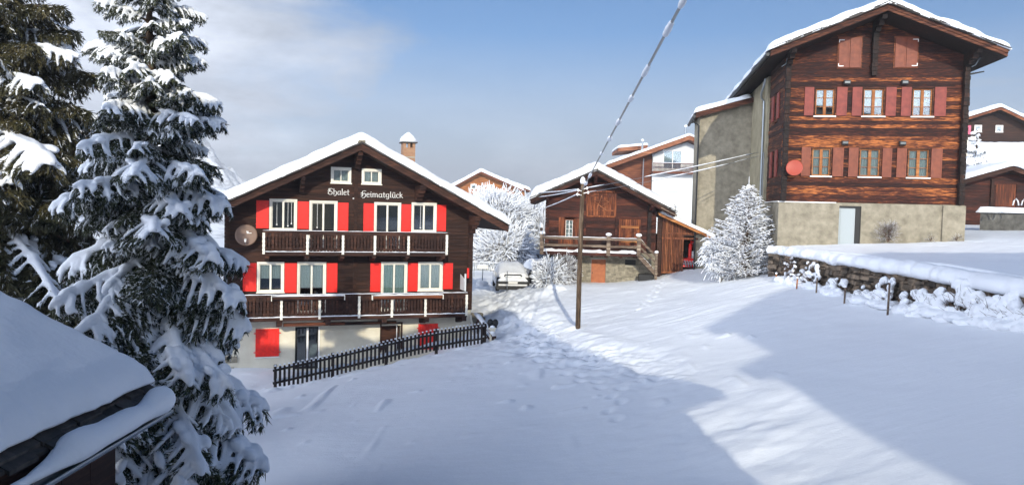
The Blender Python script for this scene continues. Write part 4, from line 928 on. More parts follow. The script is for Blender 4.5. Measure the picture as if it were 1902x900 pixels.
# ------------------------------------------------------------------ picket fence and gate post
def build_fence():
    global ZB
    A = np.array([-8.52, 27.0]); Bp = np.array([-.95, 30.98]); L = np.linalg.norm(Bp-A); ang = math.degrees(math.atan2(*(Bp-A)[::-1])); zb = -6.9
    T = thing('picket_fence', 'dark weathered picket fence with snow between its pickets, below the chalet', 'fence', (A[0], A[1], zb), ang)
    zz = lambda u: np.interp(u, [0, 1.81, 3.87, 6.08, L], [-6.66, -6.42, -6.06, -5.68, -5.50])
    n = 53
    for k in range(n):
        u = L*(k+.5)/n; z = zz(u)-.05+rnd.uniform(-.012, .012); w = .040; m = MB(); t = rnd.uniform(-.008, .008); h = .83
        m.prism([(u-w, z), (u+w, z), (u+w+t, z+h-.06), (u+t, z+h), (u-w+t, z+h-.06)], -.035, -.008); obj('picket', m, W_FENCE, T)
    for o, w in ((.16, .09), (.62, .08)):
        for a, b in ((0, L*.33), (L*.33, L*.66), (L*.66, L)):
            m = MB(); m.beam((a, .02, zz(a)+o), (b, .02, zz(b)+o), .05, w); obj('rail', m, W_FENCE, T)
    for k in range(5):
        u = .1+(L-.2)*k/4; m = MB(); m.box(u-.05, u+.05, .05, .15, zz(u)-.5, zz(u)+.80); obj('fence_post', m, W_FENCE, T)
    s = MB()
    for k in range(n):
        u = L*(k+.5)/n; s.blob((u, -.02, zz(u)+.79), (.05, .035, .028), 6, 4, .1)
    rail_snow(s, (0, .02, zz(0)+.665), (L*.33, .02, zz(L*.33)+.665), .08, .04, .1); rail_snow(s, (L*.33, .02, zz(L*.33)+.665), (L*.66, .02, zz(L*.66)+.665), .08, .04, .1); rail_snow(s, (L*.66, .02, zz(L*.66)+.665), (L, .02, zz(L)+.665), .08, .04, .1)
    for a, b in ((0, L*.33), (L*.33, L*.66), (L*.66, L)): rail_snow(s, (a, .045, zz(a)+.2), (b, .045, zz(b)+.2), .1, .12, .12)
    o = obj('snow_cover', s, SNOW, T, smooth=True); o['kind'] = 'stuff'
    ZB = 0
    T = thing('gate_post', 'pale concrete gate post with two black rounded caps at the fence end', 'gate post', (-.72, 31.02, -5.6), 0)
    m = MB(); m.box(-.11, .11, -.11, .11, -5.9, -4.98); m.box(-.15, .15, -.15, .15, -4.978, -4.90); obj('post', m, PLASTER, T)
    for dx in (-.10, .11): m = MB(); m.blob((dx, 0, -4.72), (.125, .16, .16), 14, 9, .02); m.tube([(dx, 0, -4.92), (dx, 0, -4.75)], .08, 8); obj('rounded_cap', m, BLACK, T, smooth=True)
    m = MB(); m.blob((0, -.16, -4.86), (.1, .05, .06), 8, 5, .05); obj('snow_cap', m, SNOW, T, smooth=True)
    ZB = 0
    # snow mound and shrub at the corner of the chalet
build_fence()

# ------------------------------------------------------------------ wooden line pole and its lines
def build_pole():
    global ZB
    x, y = 2.63, 29.0; z0 = gz(x, y)
    T = thing('utility_pole', 'brown wooden line pole with a snow cap standing in the snow field', 'pole', (x, y, z0), 0)
    B = z0
    m = MB(); m.tube([(0, 0, B-.5), (.0, 0, B+2.5), (.03, 0, 1.02)], [.10, .092, .078], 14); obj('pole', m, W_POLE, T, smooth=True)
    m = MB(); m.tube([(.03, 0, z) for z in (1.03, 1.1, 1.22, 1.30)], [.085, .105, .09, .03], 12); obj('snow_cap', m, SNOW, T, smooth=True)
    for dx, dz in ((-.12, .78), (.16, .86), (.20, .70), (-.14, .62)):
        m = MB(); m.beam((.03, -.05, dz-.04), (dx, -.06, dz), .03, .03); m.blob((dx*1.2, -.06, dz), (.045, .04, .06), 8, 6, .05); obj('insulator', m, WHITEW, T)
    ZB = 0
    return Vector((x, y, 0))
PO = build_pole()
def cable(name, label, pts, r, m_, lumps=(), sag=0, snowy=0):
    m = MB(); P = []
    for a, b in zip(pts[:-1], pts[1:]):
        a = Vector(a); b = Vector(b)
        for i in range(24): t = i/24; p = a.lerp(b, t); p.z -= sag*4*t*(1-t); P.append(p)
    P.append(Vector(pts[-1])); m.tube(P, r, 6); o = obj(name, m, m_, None, dz=0); tag(o, label, 'cable', 'cables on the wooden pole')
    if lumps or snowy:
        s = MB(); n = len(P)-1
        if snowy:
            for a, b in snowy:
                i0, i1 = int(a*n), int(b*n); q = [P[i]+Vector((0, 0, r*.9+.012)) for i in range(i0, i1+1)]
                if len(q) > 1: s.tube(q, [.008]+[.022*rnd.uniform(.7, 1.2) for _ in q[2:]]+[.008], 6)
        for t, ln, w in lumps:
            d = (P[-1]-P[0]).normalized(); c = P[0].lerp(P[-1], t); c.z -= sag*4*t*(1-t); q = []; rr = []
            for k in range(9): u = k/8-.5; q.append(c+d*ln*u+Vector((0, 0, .01-w*.3))); rr.append(w*(.35+.75*math.sqrt(max(0, 1-(2*u)**2)))*rnd.uniform(.85, 1.1)*(.3 if k in (0, 8) else 1))
            s.tube(q, rr, 8)
        obj('snow_on_cable', s, SNOW, o, smooth=True, dz=0)
    return o
top = (2.64, 28.93, .80)
def build_cables():
    a = Vector(top); b = Vector(at(1270, 0, 9)); d = b-a; e = a+d*1.53
    def tof(x, y):                              # where along the cable a clump hangs
        best = min(range(2000), key=lambda i: (lambda P: math.hypot((951+f_px*(P@Rv)/(P@Fv))-x, (450-f_px*(P@Uv)/(P@Fv))-y))(np.array(a+(e-a)*i/2000)))
        return best/2000
    L = [(tof(1245, 55), .62, .045), (tof(1207, 135), .72, .045), (tof(1175, 184), .5, .045), (tof(1152, 228), .6, .05), (tof(1134, 258), .55, .05), (tof(1118, 285), .4, .045), (tof(1269, 6), .35, .04), (tof(1095, 325), 1.1, .05), (tof(1085, 338), .8, .06)]
    cable('overhead_cable', 'thick grey overhead cable with hanging snow clumps running up from the pole', [a, e], .022, METAL, lumps=L)
    h1, h2 = bgl(-.22, 4.6, 2.98), bgl(-.22, 4.6, 2.80)
    cable('service_wire', 'upper of the two snowy wires between the pole and the log house', [(2.80, 28.94, .86), h1], .010, METAL, sag=.05, snowy=[(.02, .10), (.3, .97)])
    cable('service_wire', 'lower of the two snowy wires between the pole and the log house', [(2.84, 28.94, .70), h2], .010, METAL, sag=.10, snowy=[(.02, .08), (.35, .55), (.58, .80), (.84, .88), (.9, .94)])
    for k, (p, z, lab) in enumerate((((995, 358), .80, 'topmost snowy wire running left from the pole across the barn eave'), ((1000, 366), .76, 'middle snowy wire running left from the pole across the barn eave'), ((1012, 386), .62, 'lowest snowy wire running left from the pole below the barn eave'))):
        q = at(*p, 38.7); cable('service_wire', lab, [(2.46, 28.94, z), tuple(q)], .010, METAL, sag=.03, snowy=[(.02, .98)])
build_cables()

# ------------------------------------------------------------------ dry stone wall with its snow cap
def wall_x(y): return np.interp(y, WY, WX)
def build_stone_wall():
    global ZB
    ZB = -2.6
    T = thing('dry_stone_wall', 'dry stone retaining wall under a thick snow cap below the log house', 'wall', (11, 24, -2.6), 0)
    P = []; y = 30.7
    while y > 9.5: P.append((float(wall_x(y)), y)); y -= .25
    P = [(10.62, 31.2)]+P; P = np.array(P); S_ = np.r_[0, np.cumsum(np.hypot(*np.diff(P, axis=0).T))]
    def pos(s, off=0, z=0):
        x, y = np.interp(s, S_, P[:, 0]), np.interp(s, S_, P[:, 1]); i = min(np.searchsorted(S_, s), len(P)-1); i = max(i, 1); d = P[i]-P[i-1]; d = d/np.hypot(*d); nrm = np.array([d[1], -d[0]])
        return np.array([x+nrm[0]*off-11, y+nrm[1]*off-24, z])
    Lw = S_[-1]; m = MB(); z = -3.2; topz = -1.46
    while z < topz:
        h = rnd.uniform(.06, .15); zt = min(z+h, topz); s = 0
        while s < Lw-.1:
            L = rnd.uniform(.14, .52)*(1.2 if h > .1 else 1); e = min(s+L, Lw); o = rnd.uniform(-.05, .05); dz = rnd.uniform(-.015, .015); c = rnd.uniform(-.02, .02)
            p = [pos(s+.008, .02+o, z+dz), pos(e-.008, .02+o+c, z+dz-c), pos(e-.008, -.35, z), pos(s+.008, -.35, z), pos(s+.02, .0+o, zt-.008+dz), pos(e-.02, .0+o+c, zt-.008+dz+c), pos(e-.008, -.35, zt-.008), pos(s+.008, -.35, zt-.008)]
            p = [q+np.array([rnd.uniform(-.012, .012), rnd.uniform(-.012, .012), rnd.uniform(-.008, .008)]) for q in p]
            m.hexa([tuple(q) for q in p]); s = e
        z = zt
    obj('stones', m, STONE, T)
    # snow ledges caught on protruding stones
    nS, nP = 300, 26; V = []
    # snow cap: rolls over the wall edge
    for i in range(nS+1):
        s = Lw*i/nS; x_, y_ = np.interp(s, S_, P[:, 0]), np.interp(s, S_, P[:, 1]); k = float(fbm(np.array(s*.5), np.array(3.3), 3)); k2 = float(fbm(np.array(s*2.3), np.array(8.1), 3))
        thick = .31+.09*k+.07*k2; over = .16+.16*k2; drop = .12+.14*max(0, float(fbm(np.array(s*1.1), np.array(5.5), 3)))+.10*np.interp(y_, [14, 20, 28], [1, .8, .1])
        prof = [(-1.9, -.02), (-1.4, .02), (-1.0, .06), (-.75, .09)]
        base = -1.45
        pts = []
        for j in range(nP+1):
            t = j/nP
            if t < .42: q = t/.42; off = -2.2+q*2.15; z_ = base+.02+thick*(q**1.3)*.72+.02*float(fbm(np.array(off*2), np.array(s), 2))
            else:
                q = (t-.42)/.58; a = q*pi*.92; off = -.05+over*sin(a*.9)+.06*sin(a); z_ = base+thick*.36+thick*.38*cos(a)-drop*q+.012*float(fbm(np.array(j*.9), np.array(s*6), 2))
            pts.append(pos(s, off, z_))
        pts.append(pos(s, -.30, base-.12)); pts.append(pos(s, -2.2, base-.3)); V += pts
    k = nP+3; V = np.array(V); V[:, 2] += 2.6
    I = np.arange(len(V)).reshape(nS+1, k); J = np.concatenate([I, I[:, :1]], 1); F = np.stack([J[:-1, :-1], J[1:, :-1], J[1:, 1:], J[:-1, 1:]], -1).reshape(-1, 4)
    link('snow_cap', mesh_np('snow_cap', V, F, [SNOW]), T)
    ZB = 0
    return pos
WPOS = build_stone_wall()

# ------------------------------------------------------------------ spruces, larch, frosted trees and shrubs
def remesh(mb, vox, smooth_iter=4):
    me = bpy.data.meshes.new('tmp'); me.from_pydata(mb.v, [], mb.f); me.update(); o = bpy.data.objects.new('tmp', me); C.objects.link(o)
    r = o.modifiers.new('r', 'REMESH'); r.mode = 'VOXEL'; r.voxel_size = vox
    q = o.modifiers.new('s', 'SMOOTH'); q.iterations = smooth_iter; q.factor = .5
    dg = bpy.context.evaluated_depsgraph_get(); e = o.evaluated_get(dg); m2 = e.to_mesh()
    V = np.empty(len(m2.vertices)*3, np.float32); m2.vertices.foreach_get('co', V); n = len(m2.polygons); F = np.empty(n*4, np.int32)
    q4 = np.empty(n, np.int32); m2.polygons.foreach_get('loop_total', q4); assert (q4 == 4).all()
    m2.polygons.foreach_get('vertices', F); e.to_mesh_clear(); bpy.data.objects.remove(o); bpy.data.meshes.remove(me)
    return V.reshape(-1, 3), F.reshape(-1, 4)
def bough_template(seed, width=.38, needles=14, snow_w=1.0, snow=True):
    """one spruce bough along +x, unit length: side twigs hung with needles, snow lying along the twigs"""
    r = np.random.default_rng(seed); N = []; twigs = []; S_ = MB()
    def along(p0, d0, L, droop, n):
        t = np.linspace(0, 1, n)[:, None]; return p0+d0*L*t+np.array([0, 0, -1.])*droop*L*t**2
    main = along(np.zeros(3), np.array([1, 0, 0.]), 1.0, .03, 14); twigs.append((main, .10, 1))
    s = .14
    while s < .97:
        for sg in (-1, 1):
            L = width*(1-s)**.62*min(1, (s+.12)*2.2)*r.uniform(.75, 1.15)+.05; a = radians(r.uniform(42, 62))
            d = np.array([cos(a), sg*sin(a), r.uniform(-.15, .02)]); p0 = np.array([s+r.uniform(-.01, .01), 0, -.03*s*s])
            tw = along(p0, d, L, r.uniform(.40, .95), 6); twigs.append((tw, .065, 0))
            if L > .14:
                for k in (2, 3, 4):
                    for s2 in (-1, 1):
                        dd = np.array([cos(a-s2*.8), sg*sin(a-s2*.8), -.25]); twigs.append((along(tw[k], dd, L*.33, .8, 4), .05, 2))
        s += .078
    for P, nl, kind in twigs:                    # needles: narrow triangles all round, swept forward
        segs = np.diff(P, axis=0); Ls = np.linalg.norm(segs, axis=1); tot = Ls.sum(); n = max(4, int(tot/.0085*needles/9))
        t = np.sort(r.random(n))*(len(P)-1-1e-6); i = t.astype(int); f = (t-i)[:, None]; p = P[i]*(1-f)+P[i+1]*f; d = segs[i]/Ls[i][:, None]
        rv = r.normal(size=(n, 3)); rv -= d*(rv*d).sum(1)[:, None]; rv /= np.linalg.norm(rv, axis=1)[:, None]; rv[:, 2] -= .35
        tip = p+(d*.75+rv*.75)*nl*r.uniform(.55, 1.0, (n, 1)); w = np.cross(d, rv); w /= np.linalg.norm(w, axis=1)[:, None]+1e-9; w *= .0085
        N.append(np.stack([p-w, p+w, tip], 1))
    N = np.concatenate(N).reshape(-1, 3)
    Vs = Fs = None
    if snow:
        for P, nl, kind in twigs:
            if kind == 2 and r.random() < .88: continue
            if kind == 0 and r.random() < .10: continue
            w = {1: .050, 0: .0255, 2: .015}[kind]*snow_w; a = 0 if kind != 1 else 2
            Q = P[a:]; k = len(Q); rad = [w*(.7+.5*r.random())*(.55 if j in (0, k-1) else 1) for j in range(k)]
            S_.tube([tuple(q+np.array([0, 0, w*.55])) for q in Q], rad, 7)
            S_.blob(tuple(Q[-1]+np.array([0, 0, w*.4])), rad[-1]*1.05, 7, 5, .05)
        for _ in range(5):
            x = r.uniform(.25, .85); y = r.uniform(-.6, .6)*width*(1-x)**.6*1.1; S_.blob((x, y, .045*snow_w-abs(y)*.22), (.07*snow_w, .045*snow_w, .035*snow_w), 8, 6, .05)
        Vs, Fs = remesh(S_, .0155, 2); Vs = Vs.copy(); Vs[:, 2] *= 1.0
    return N, Vs, Fs
def place_bough(V, L, p0, droop, az, wy=1.0, tilt=0.0):
    """bend a template along an arc and set it at azimuth az; returns offsets from the trunk axis"""
    x = V[:, 0]; th = p0-droop*x; cx = (np.sin(p0)-np.sin(th))/droop if abs(droop) > 1e-3 else x*cos(p0)
    cz = (np.cos(th)-np.cos(p0))/droop if abs(droop) > 1e-3 else x*sin(p0)
    X = (cx-np.sin(th)*V[:, 2])*L; Z = (cz+np.cos(th)*V[:, 2])*L; Y = V[:, 1]*L*wy
    Z = Z+Y*tilt
    return np.stack([X*cos(az)-Y*sin(az), X*sin(az)+Y*cos(az), Z], 1)
def spruce(name, label, base, tip, R, temps, n, group, needle_mat, snow_p, seed, profile=.8, droop0=.2, bare=(), snow_scale=1.0, maxlow=-.45, inner=True, frost=.05):
    r = np.random.default_rng(seed); base = np.array(base, float); tip = np.array(tip, float); H = tip[2]-base[2]
    T = thing(name, label, 'tree', tuple(base), 0, group)
    NV = []; SV = []; SF = []; off = 0; BR = MB(); lean = (tip-base)/H
    for k in range(n):
        u = (k+.5)/n; hfrac = u**.62                       # 0 at the tip, 1 at the foot
        z = H*(1-hfrac*.985)-.02; az = k*2.39996+r.uniform(-.35, .35); ax = lean*z
        L = R*(hfrac**profile)*r.uniform(.68, 1.18)+.12
        if inner and r.random() < .30: L *= r.uniform(.45, .7)
        p0 = .45-1.05*hfrac*1.0+r.uniform(-.16, .16); p0 = max(p0, maxlow); dr = droop0+.35*hfrac+r.uniform(-.15, .25)
        t = temps[r.integers(len(temps))]; wy = r.uniform(.85, 1.25); tilt = r.uniform(-.2, .2)
        NV.append(place_bough(t[0], L, p0, dr, az, wy, tilt)+ax)
        if r.random() < snow_p(hfrac, az):
            V = t[1].copy(); V[:, 2] = np.where(V[:, 2] > 0, V[:, 2]*snow_scale*r.uniform(.8, 1.3), V[:, 2])+.004
            V = place_bough(V, L, p0, dr, az, wy, tilt)+ax; SV.append(V); SF.append(t[2]+off); off += len(V)
        a = ax; e = place_bough(np.array([[.9, 0, -.02]]), L, p0, dr, az)[0]+ax; mdd = place_bough(np.array([[.45, 0, -.01]]), L, p0, dr, az)[0]+ax
        BR.tube([tuple(a), tuple(mdd), tuple(e)], [.012*L+.012, .009*L+.006, .004], 4, cap=False)
    N = np.concatenate(NV); F = np.arange(len(N)).reshape(-1, 3)
    link('needles', mesh_np('needles', N, F, [needle_mat, SNOW], mi=(r.random(len(F)) < frost).astype(np.int32), smooth=False), T)
    if SV: link('snow_load', mesh_np('snow_load', np.concatenate(SV), np.concatenate(SF), [SNOW]), T)
    obj('branches', BR, TWIG, T, dz=0)
    m = MB(); m.tube([(0, 0, -.3), tuple(lean*H*.5), tuple(lean*H)], [.20, .11, .012], 10); obj('trunk', m, BARK, T, dz=0)
    return T
TMP = [bough_template(s) for s in (1, 2, 3, 4)]; THIN = [bough_template(s, snow_w=.62) for s in (6, 7)]
def build_spruces():
    x, y = -5.62, 12.0; p = lambda h, az: .90
    spruce('spruce', 'tall slender spruce loaded with thick snow, in front of the chalet', (x+.05, y, gz(x, y)), (x-.22, y, 4.7), 2.1, TMP, 310, 'spruces on the left', NEEDLE, p, 21, profile=.66, snow_scale=1.1, maxlow=-.6, frost=.17)
    x, y = -11.9, 17.0
    spruce('spruce', 'large dark olive spruce with little snow at the left edge', (x, y, gz(x, y)), (x, y, 7.6), 3.7, THIN+TMP[:1], 400, 'spruces on the left', NEEDLE2, lambda h, az: .46, 33, profile=.55, snow_scale=.8, maxlow=-.6)
build_spruces()

def twig_cloud(centre, radii, n, seed, L=(.25, .5), r0=.02, up=.35, limbs=9, base=None, flat=1.0, droop=.0, snow_r=1.35, density_low=0):
    """frosted crown: limbs, then many curved twigs; every twig carries a snow line on its upper side"""
    r = np.random.default_rng(seed); c = np.array(centre, float); R = np.array(radii, float); base = np.array(base if base is not None else c-[0, 0, R[2]], float)
    D = []; Sn = []
    def seg(P, rad, out, k=3):
        P = np.array(P); m = len(P); V = []
        for i in range(m):
            d = P[min(i+1, m-1)]-P[max(i-1, 0)]; d /= np.linalg.norm(d)+1e-9; a = np.cross(d, [0, 0, 1.]); a /= np.linalg.norm(a)+1e-9; b = np.cross(a, d)
            for j in range(k): t = 2*pi*j/k+.5; V.append(P[i]+(a*cos(t)+b*sin(t))*rad[i])
        out.append((np.array(V), m, k))
    for i in range(limbs):
        v = r.normal(size=3); v[2] = abs(v[2])*.9+.2; v /= np.linalg.norm(v); e = c+R*v*.75; mid = (base+e)/2+r.normal(size=3)*.08*R
        seg([base, mid, e], [r0*3, r0*2, r0], D, 4)
    for i in range(n):
        v = r.normal(size=3); v /= np.linalg.norm(v); rad = r.random()**.42; p = c+R*v*rad
        lump = 1+.22*math.sin(v[0]*5+seed)*math.cos(v[2]*6+v[1]*4); p = c+(p-c)*lump
        if p[2] < base[2]-.05: p[2] = base[2]+r.random()*.3
        d = v*1.0+np.array([0, 0, up])+r.normal(size=3)*.45; d /= np.linalg.norm(d); l = r.uniform(*L)
        P = [p, p+d*l*.5+r.normal(size=3)*.03*l, p+d*l+np.array([0, 0, -droop*l])+r.normal(size=3)*.06*l]
        seg(P, [r0*.8, r0*.7, r0*.4], D)
        if r.random() < .82: o = np.array([0, 0, r0*.95]); seg([q+o for q in P], [r0*snow_r*.8, r0*snow_r*r.uniform(.9, 1.5), r0*snow_r*.8], Sn, 4)
    def pack(Ls):
        V = []; F = []; o = 0
        for a, m, k in Ls:
            V.append(a)
            for i in range(m-1):
                for j in range(k): F.append((o+i*k+j, o+i*k+(j+1) % k, o+(i+1)*k+(j+1) % k, o+(i+1)*k+j))
            o += m*k
        return np.concatenate(V), np.array(F)
    return pack(D), pack(Sn)
def frosted(name, label, cat, P, blobs, seed, group=None, trunk=None, **kw):
    T = thing(name, label, cat, P, 0, group); DV = []; DF = []; SV = []; SF = []; a = b = 0
    for i, (c, R, n) in enumerate(blobs):
        (v, f), (w, g) = twig_cloud(c, R, n, seed+i*7, base=kw.get('base', (0, 0, .05)), **{k: x for k, x in kw.items() if k != 'base'})
        DV.append(v); DF.append(f+a); a += len(v); SV.append(w); SF.append(g+b); b += len(w)
    link('twigs', mesh_np('twigs', np.concatenate(DV), np.concatenate(DF), [TWIG]), T)
    link('snow_load', mesh_np('snow_load', np.concatenate(SV), np.concatenate(SF), [SNOW]), T)
    if trunk: m = MB(); m.tube([(0, 0, -.3), (.03, 0, trunk*.5), (0, 0, trunk)], [.03+trunk*.02, .02+trunk*.014, .012], 7); obj('trunk', m, BARK, T, dz=0)
    return T
def build_larch():
    x, y = 10.25, 32.9; z = gz(x, y)-.05; H = 4.05; r = np.random.default_rng(3)
    T = thing('larch', 'young broad white-frosted conifer with a thin tip, left of the stone wall', 'tree', (x, y, z), 0)
    D = MB(); S_ = MB(); NB = 230
    for k in range(NB):
        u = ((k+.5)/NB)**.8; h = H*(1-u*.97); az = k*2.39996+r.uniform(-.3, .3); L = (1.50*min(1, (u/.62))**.85*(1-.12*max(0, u-.75)*4)+.10)*r.uniform(.62, 1.15)
        n = 5; d = np.array([cos(az), sin(az), 0]); rise = (.35 if u < .6 else .18)*L; cur = lambda t: np.array([0, 0, h])+d*L*t+np.array([0, 0, rise*t*(1-.75*t)+.25*L*t**3-.10*L*t])
        P = [cur(t) for t in np.linspace(0, 1, n)]
        D.tube([tuple(p) for p in P], [.012, .010, .008, .006, .004], 4, cap=False); S_.tube([tuple(p+np.array([0, 0, .014])) for p in P[1:]], [.012, .017, .017, .010], 5)
        for j in range(int(6+L*17)):
            t = r.uniform(.12, 1); q = cur(t); sg = r.choice([-1, 1]); a = az+sg*r.uniform(.4, 1.2); e = q+np.array([cos(a), sin(a), r.uniform(-.5, .45)])*r.uniform(.08, .26)
            D.tube([tuple(q), tuple(e)], [.006, .003], 3, cap=False); S_.tube([tuple(q+np.array([0, 0, .010])), tuple((q+e)/2+np.array([0, 0, .016])), tuple(e+np.array([0, 0, .008]))], [.008, .0145, .007], 4)
    S_.blob((0, 0, H-.05), (.12, .12, .13), 10, 7, .05); S_.tube([(0, 0, H), (0, 0, H+.42)], [.02, .01], 5)
    obj('branches', D, TWIG, T, dz=0); obj('snow_load', S_, SNOW, T, smooth=True, dz=0)
    m = MB(); m.tube([(0, 0, -.2), (0, 0, H)], [.06, .015], 8); obj('trunk', m, BARK, T, dz=0)
    x, y = 9.35, 33.6; frosted('weeping_shrub', 'round frosted shrub drooping to the left of the young conifer', 'shrub', (x, y, gz(x, y)), [((0, 0, 1.45), (.78, .6, .62), 1100), ((.3, 0, .7), (.7, .5, .7), 700), ((-.35, -.1, 1.05), (.45, .4, .6), 380)], 5, trunk=1.2, L=(.15, .38), r0=.008, up=-.2, droop=.35, snow_r=1.9)
build_larch()
def build_frosted():
    G = 'frosted trees behind the chalet'
    for i, (px_, py, d, R, n, lab) in enumerate((
        (925, 410, 60, 2.5, 1900, 'frosted tree touching the snowy eave of the chalet'),
        (905, 395, 66, 2.1, 1200, 'tall frosted tree standing before the honey-coloured chalet'),
        (985, 415, 68, 2.7, 1700, 'pale frosted tree left of the barn roof'),
        (935, 462, 55, 1.9, 1200, 'low frosted tree right above the snowed-in car'),
        (1005, 440, 62, 1.7, 800, 'frosted tree beside the barn gallery post'))):
        P = at(px_, py, d); z = gz(P[0], P[1]); h = P[2]-z
        frosted('frosted_tree', lab, 'tree', (P[0], P[1], z), [((0, 0, h), (R, R*.8, R*.9), int(n*2.0)), ((R*.3, .3, h-R*.5), (R*.8, R*.6, R*.7), int(n*1.2)), ((-R*.5, 0, h*.62), (R*.7, R*.6, R*.6), n)], 50+i*9, G, trunk=h, L=(.35, .85), r0=.017, up=.15, snow_r=2.0, limbs=14)
    x, y = 2.0, 38.9; frosted('round_bush', 'dense snow-dusted bush against the barn stone base', 'bush', (x, y, gz(x, y)), [((0, 0, .75), (.72, .6, .7), 1100), ((.4, .2, .5), (.55, .5, .45), 450), ((-.4, -.1, .4), (.4, .4, .36), 320)], 91, 'bushes', L=(.18, .4), r0=.012, snow_r=1.9, limbs=8)
    x, y = 2.75, 39.2; T = frosted('brown_bush', 'reddish brown bare bush touching the stone base of the barn', 'bush', (x, y, gz(x, y)), [((0, 0, .75), (.62, .4, .75), 1100)], 17, 'bushes', L=(.25, .5), r0=.013, snow_r=.8, limbs=6)
    p = bgl(4.15, -.42, 0); frosted('dry_plant', 'dry brown plant with snow on it against the plastered base wall', 'plant', (p[0], p[1], gz(p[0], p[1])), [((0, 0, .38), (.42, .2, .38), 260), ((.1, 0, .62), (.16, .12, .2), 70)], 23, L=(.15, .32), r0=.006, snow_r=.35, limbs=10, up=.8)
    for k, (u, lab) in enumerate(((5.75, 'tiny dry tuft near the seam of the base wall'), (6.7, 'tiny dry tuft near the right corner of the base wall'))):
        p = bgl(u, -.45, 0); frosted('dry_tuft', lab, 'plant', (p[0], p[1], gz(p[0], p[1])), [((0, 0, .12), (.16, .1, .12), 40)], 29+k, L=(.1, .2), r0=.006, snow_r=.3, limbs=5, up=.8)
build_frosted()
def build_wall_shrubs():
    """snow-laden shrubs: pads of snow caught at all heights in twigs that lean on the wall, running into a drift at its foot"""
    spots = [(1462, 'powdery snowy shrub at the left end of the stone wall', .60, 1.0, 34, .07), (1500, 'bushy shrub with many small snow pads left of the dark stake', .70, 1.05, 34, .09), (1548, 'low snow hood over a dark shrub by the stakes', .6, .6, 16, .13),
             (1640, 'shrub with a bell of snow hanging just under the snow cap', .45, 1.15, 15, .13), (1702, 'wide shrub with a hooked snow pad at mid wall', .75, .85, 22, .14), (1768, 'broad snow heap over a shrub right of the hooked pad', .8, 1.05, 24, .15), (1835, 'large shrub buried in smooth snow near the right edge', .85, .95, 26, .15), (1600, 'small shrub with rounded snow at the wall foot', .5, .5, 14, .10), (1892, 'snow-buried shrub cut by the right edge', .6, .8, 18, .15)]
    for i, (px_, lab, w, h, n, r0) in enumerate(spots):
        best = None
        for s in np.linspace(9, 31, 300):
            X = float(wall_x(s))-.30; q = np.array([X, s, -2.0]); x = 951+f_px*(q@Rv)/(q@Fv)
            if best is None or abs(x-px_) < best[0]: best = (abs(x-px_), X, s)
        X, Y = best[1], best[2]; z = gz(X, Y); k_ = np.interp(Y, [14, 30], [.78, 1.0])
        T = thing('snowy_shrub', lab, 'shrub', (X, Y, z), 0, 'snow-laden shrubs along the stone wall'); m = MB(); tw = MB()
        for j in range(n):
            t = rnd.uniform(-1, 1); hh = h*k_*rnd.random()**1.1*(1-.35*abs(t)); y_ = t*w; xx = .22-.34*(1-hh/(h*k_))*rnd.random()-rnd.uniform(0, .08); r = r0*rnd.uniform(.6, 1.25)*(1.25-.5*hh/h)
            a = rnd.uniform(-.9, .9); L = r*rnd.uniform(.8, 2.2); d = Vector((rnd.uniform(-.4, .1), cos(a), sin(a)*.5-.25)).normalized()*L; c = Vector((xx, y_, hh))
            m.tube([tuple(c-d), tuple(c-d*.4+Vector((0, 0, r*.25))), tuple(c+d*.4+Vector((0, 0, r*.2))), tuple(c+d)], [r*.45, r*.85, r*.8, r*.35], 8)
            tw.tube([(rnd.uniform(.05, .25), y_*.5, -.1), (xx*.8, y_*.85, hh*.6), (xx, y_, hh)], [.014, .010, .006], 4)
            for _ in range(4): tw.tube([(xx*.8, y_*.85, hh*.6), (xx+rnd.uniform(-.3, .05), y_+rnd.uniform(-.35, .35), hh+rnd.uniform(-.2, .2))], [.006, .003], 3)
        for j in range(7):
            y_ = rnd.uniform(-1.1, 1.1)*w; m.blob((rnd.uniform(-.15, .12), y_, rnd.uniform(-.05, .06)), (.34, .36, .10+.07*rnd.random()), 12, 6, .1)
        V, F = remesh(m, .026, 3); V = V+np.stack([fbm(V[:, 1]*7, V[:, 2]*7, 3)*.035, fbm(V[:, 0]*7+3, V[:, 2]*7, 3)*.035, fbm(V[:, 0]*7, V[:, 1]*7, 3)*.04], 1)
        link('snow_load', mesh_np('snow_load', V, F, [SNOW]), T); obj('stems', tw, TWIG, T, dz=0)
    for i, (px_, yo, hh, lab) in enumerate(((1441, -.55, .30, 'short pale stake at the left end of the stone wall'), (1480, -.7, .35, 'second short stake from the left end of the stone wall'), (1517, -.7, .55, 'grey stake between the snowy shrubs by the wall'), (1570, -.8, .5, 'dark stake left of the small rounded shrub'), (1650, -.85, .9, 'thin tall stake in front of the wall below the snow bell'))):
        best = min(np.linspace(9, 31, 300), key=lambda s: abs(951+f_px*(np.array([wall_x(s)+yo, s, -2.2])@Rv)/(np.array([wall_x(s)+yo, s, -2.2])@Fv)-px_)); X = float(wall_x(best))+yo; z = gz(X, best)
        m = MB(); m.tube([(X, best, z-.2), (X+.02, best, z+hh)], [.03, .025], 6); o = obj('stake', m, W_HONEY if i < 2 else W_GREY, None, dz=0); tag(o, lab, 'stake', 'stakes along the stone wall')
        s = MB(); s.blob((X+.02, best, z+hh+.03), (.05, .05, .045), 8, 5, .05); obj('snow_cap', s, SNOW, o, smooth=True, dz=0)
build_wall_shrubs()

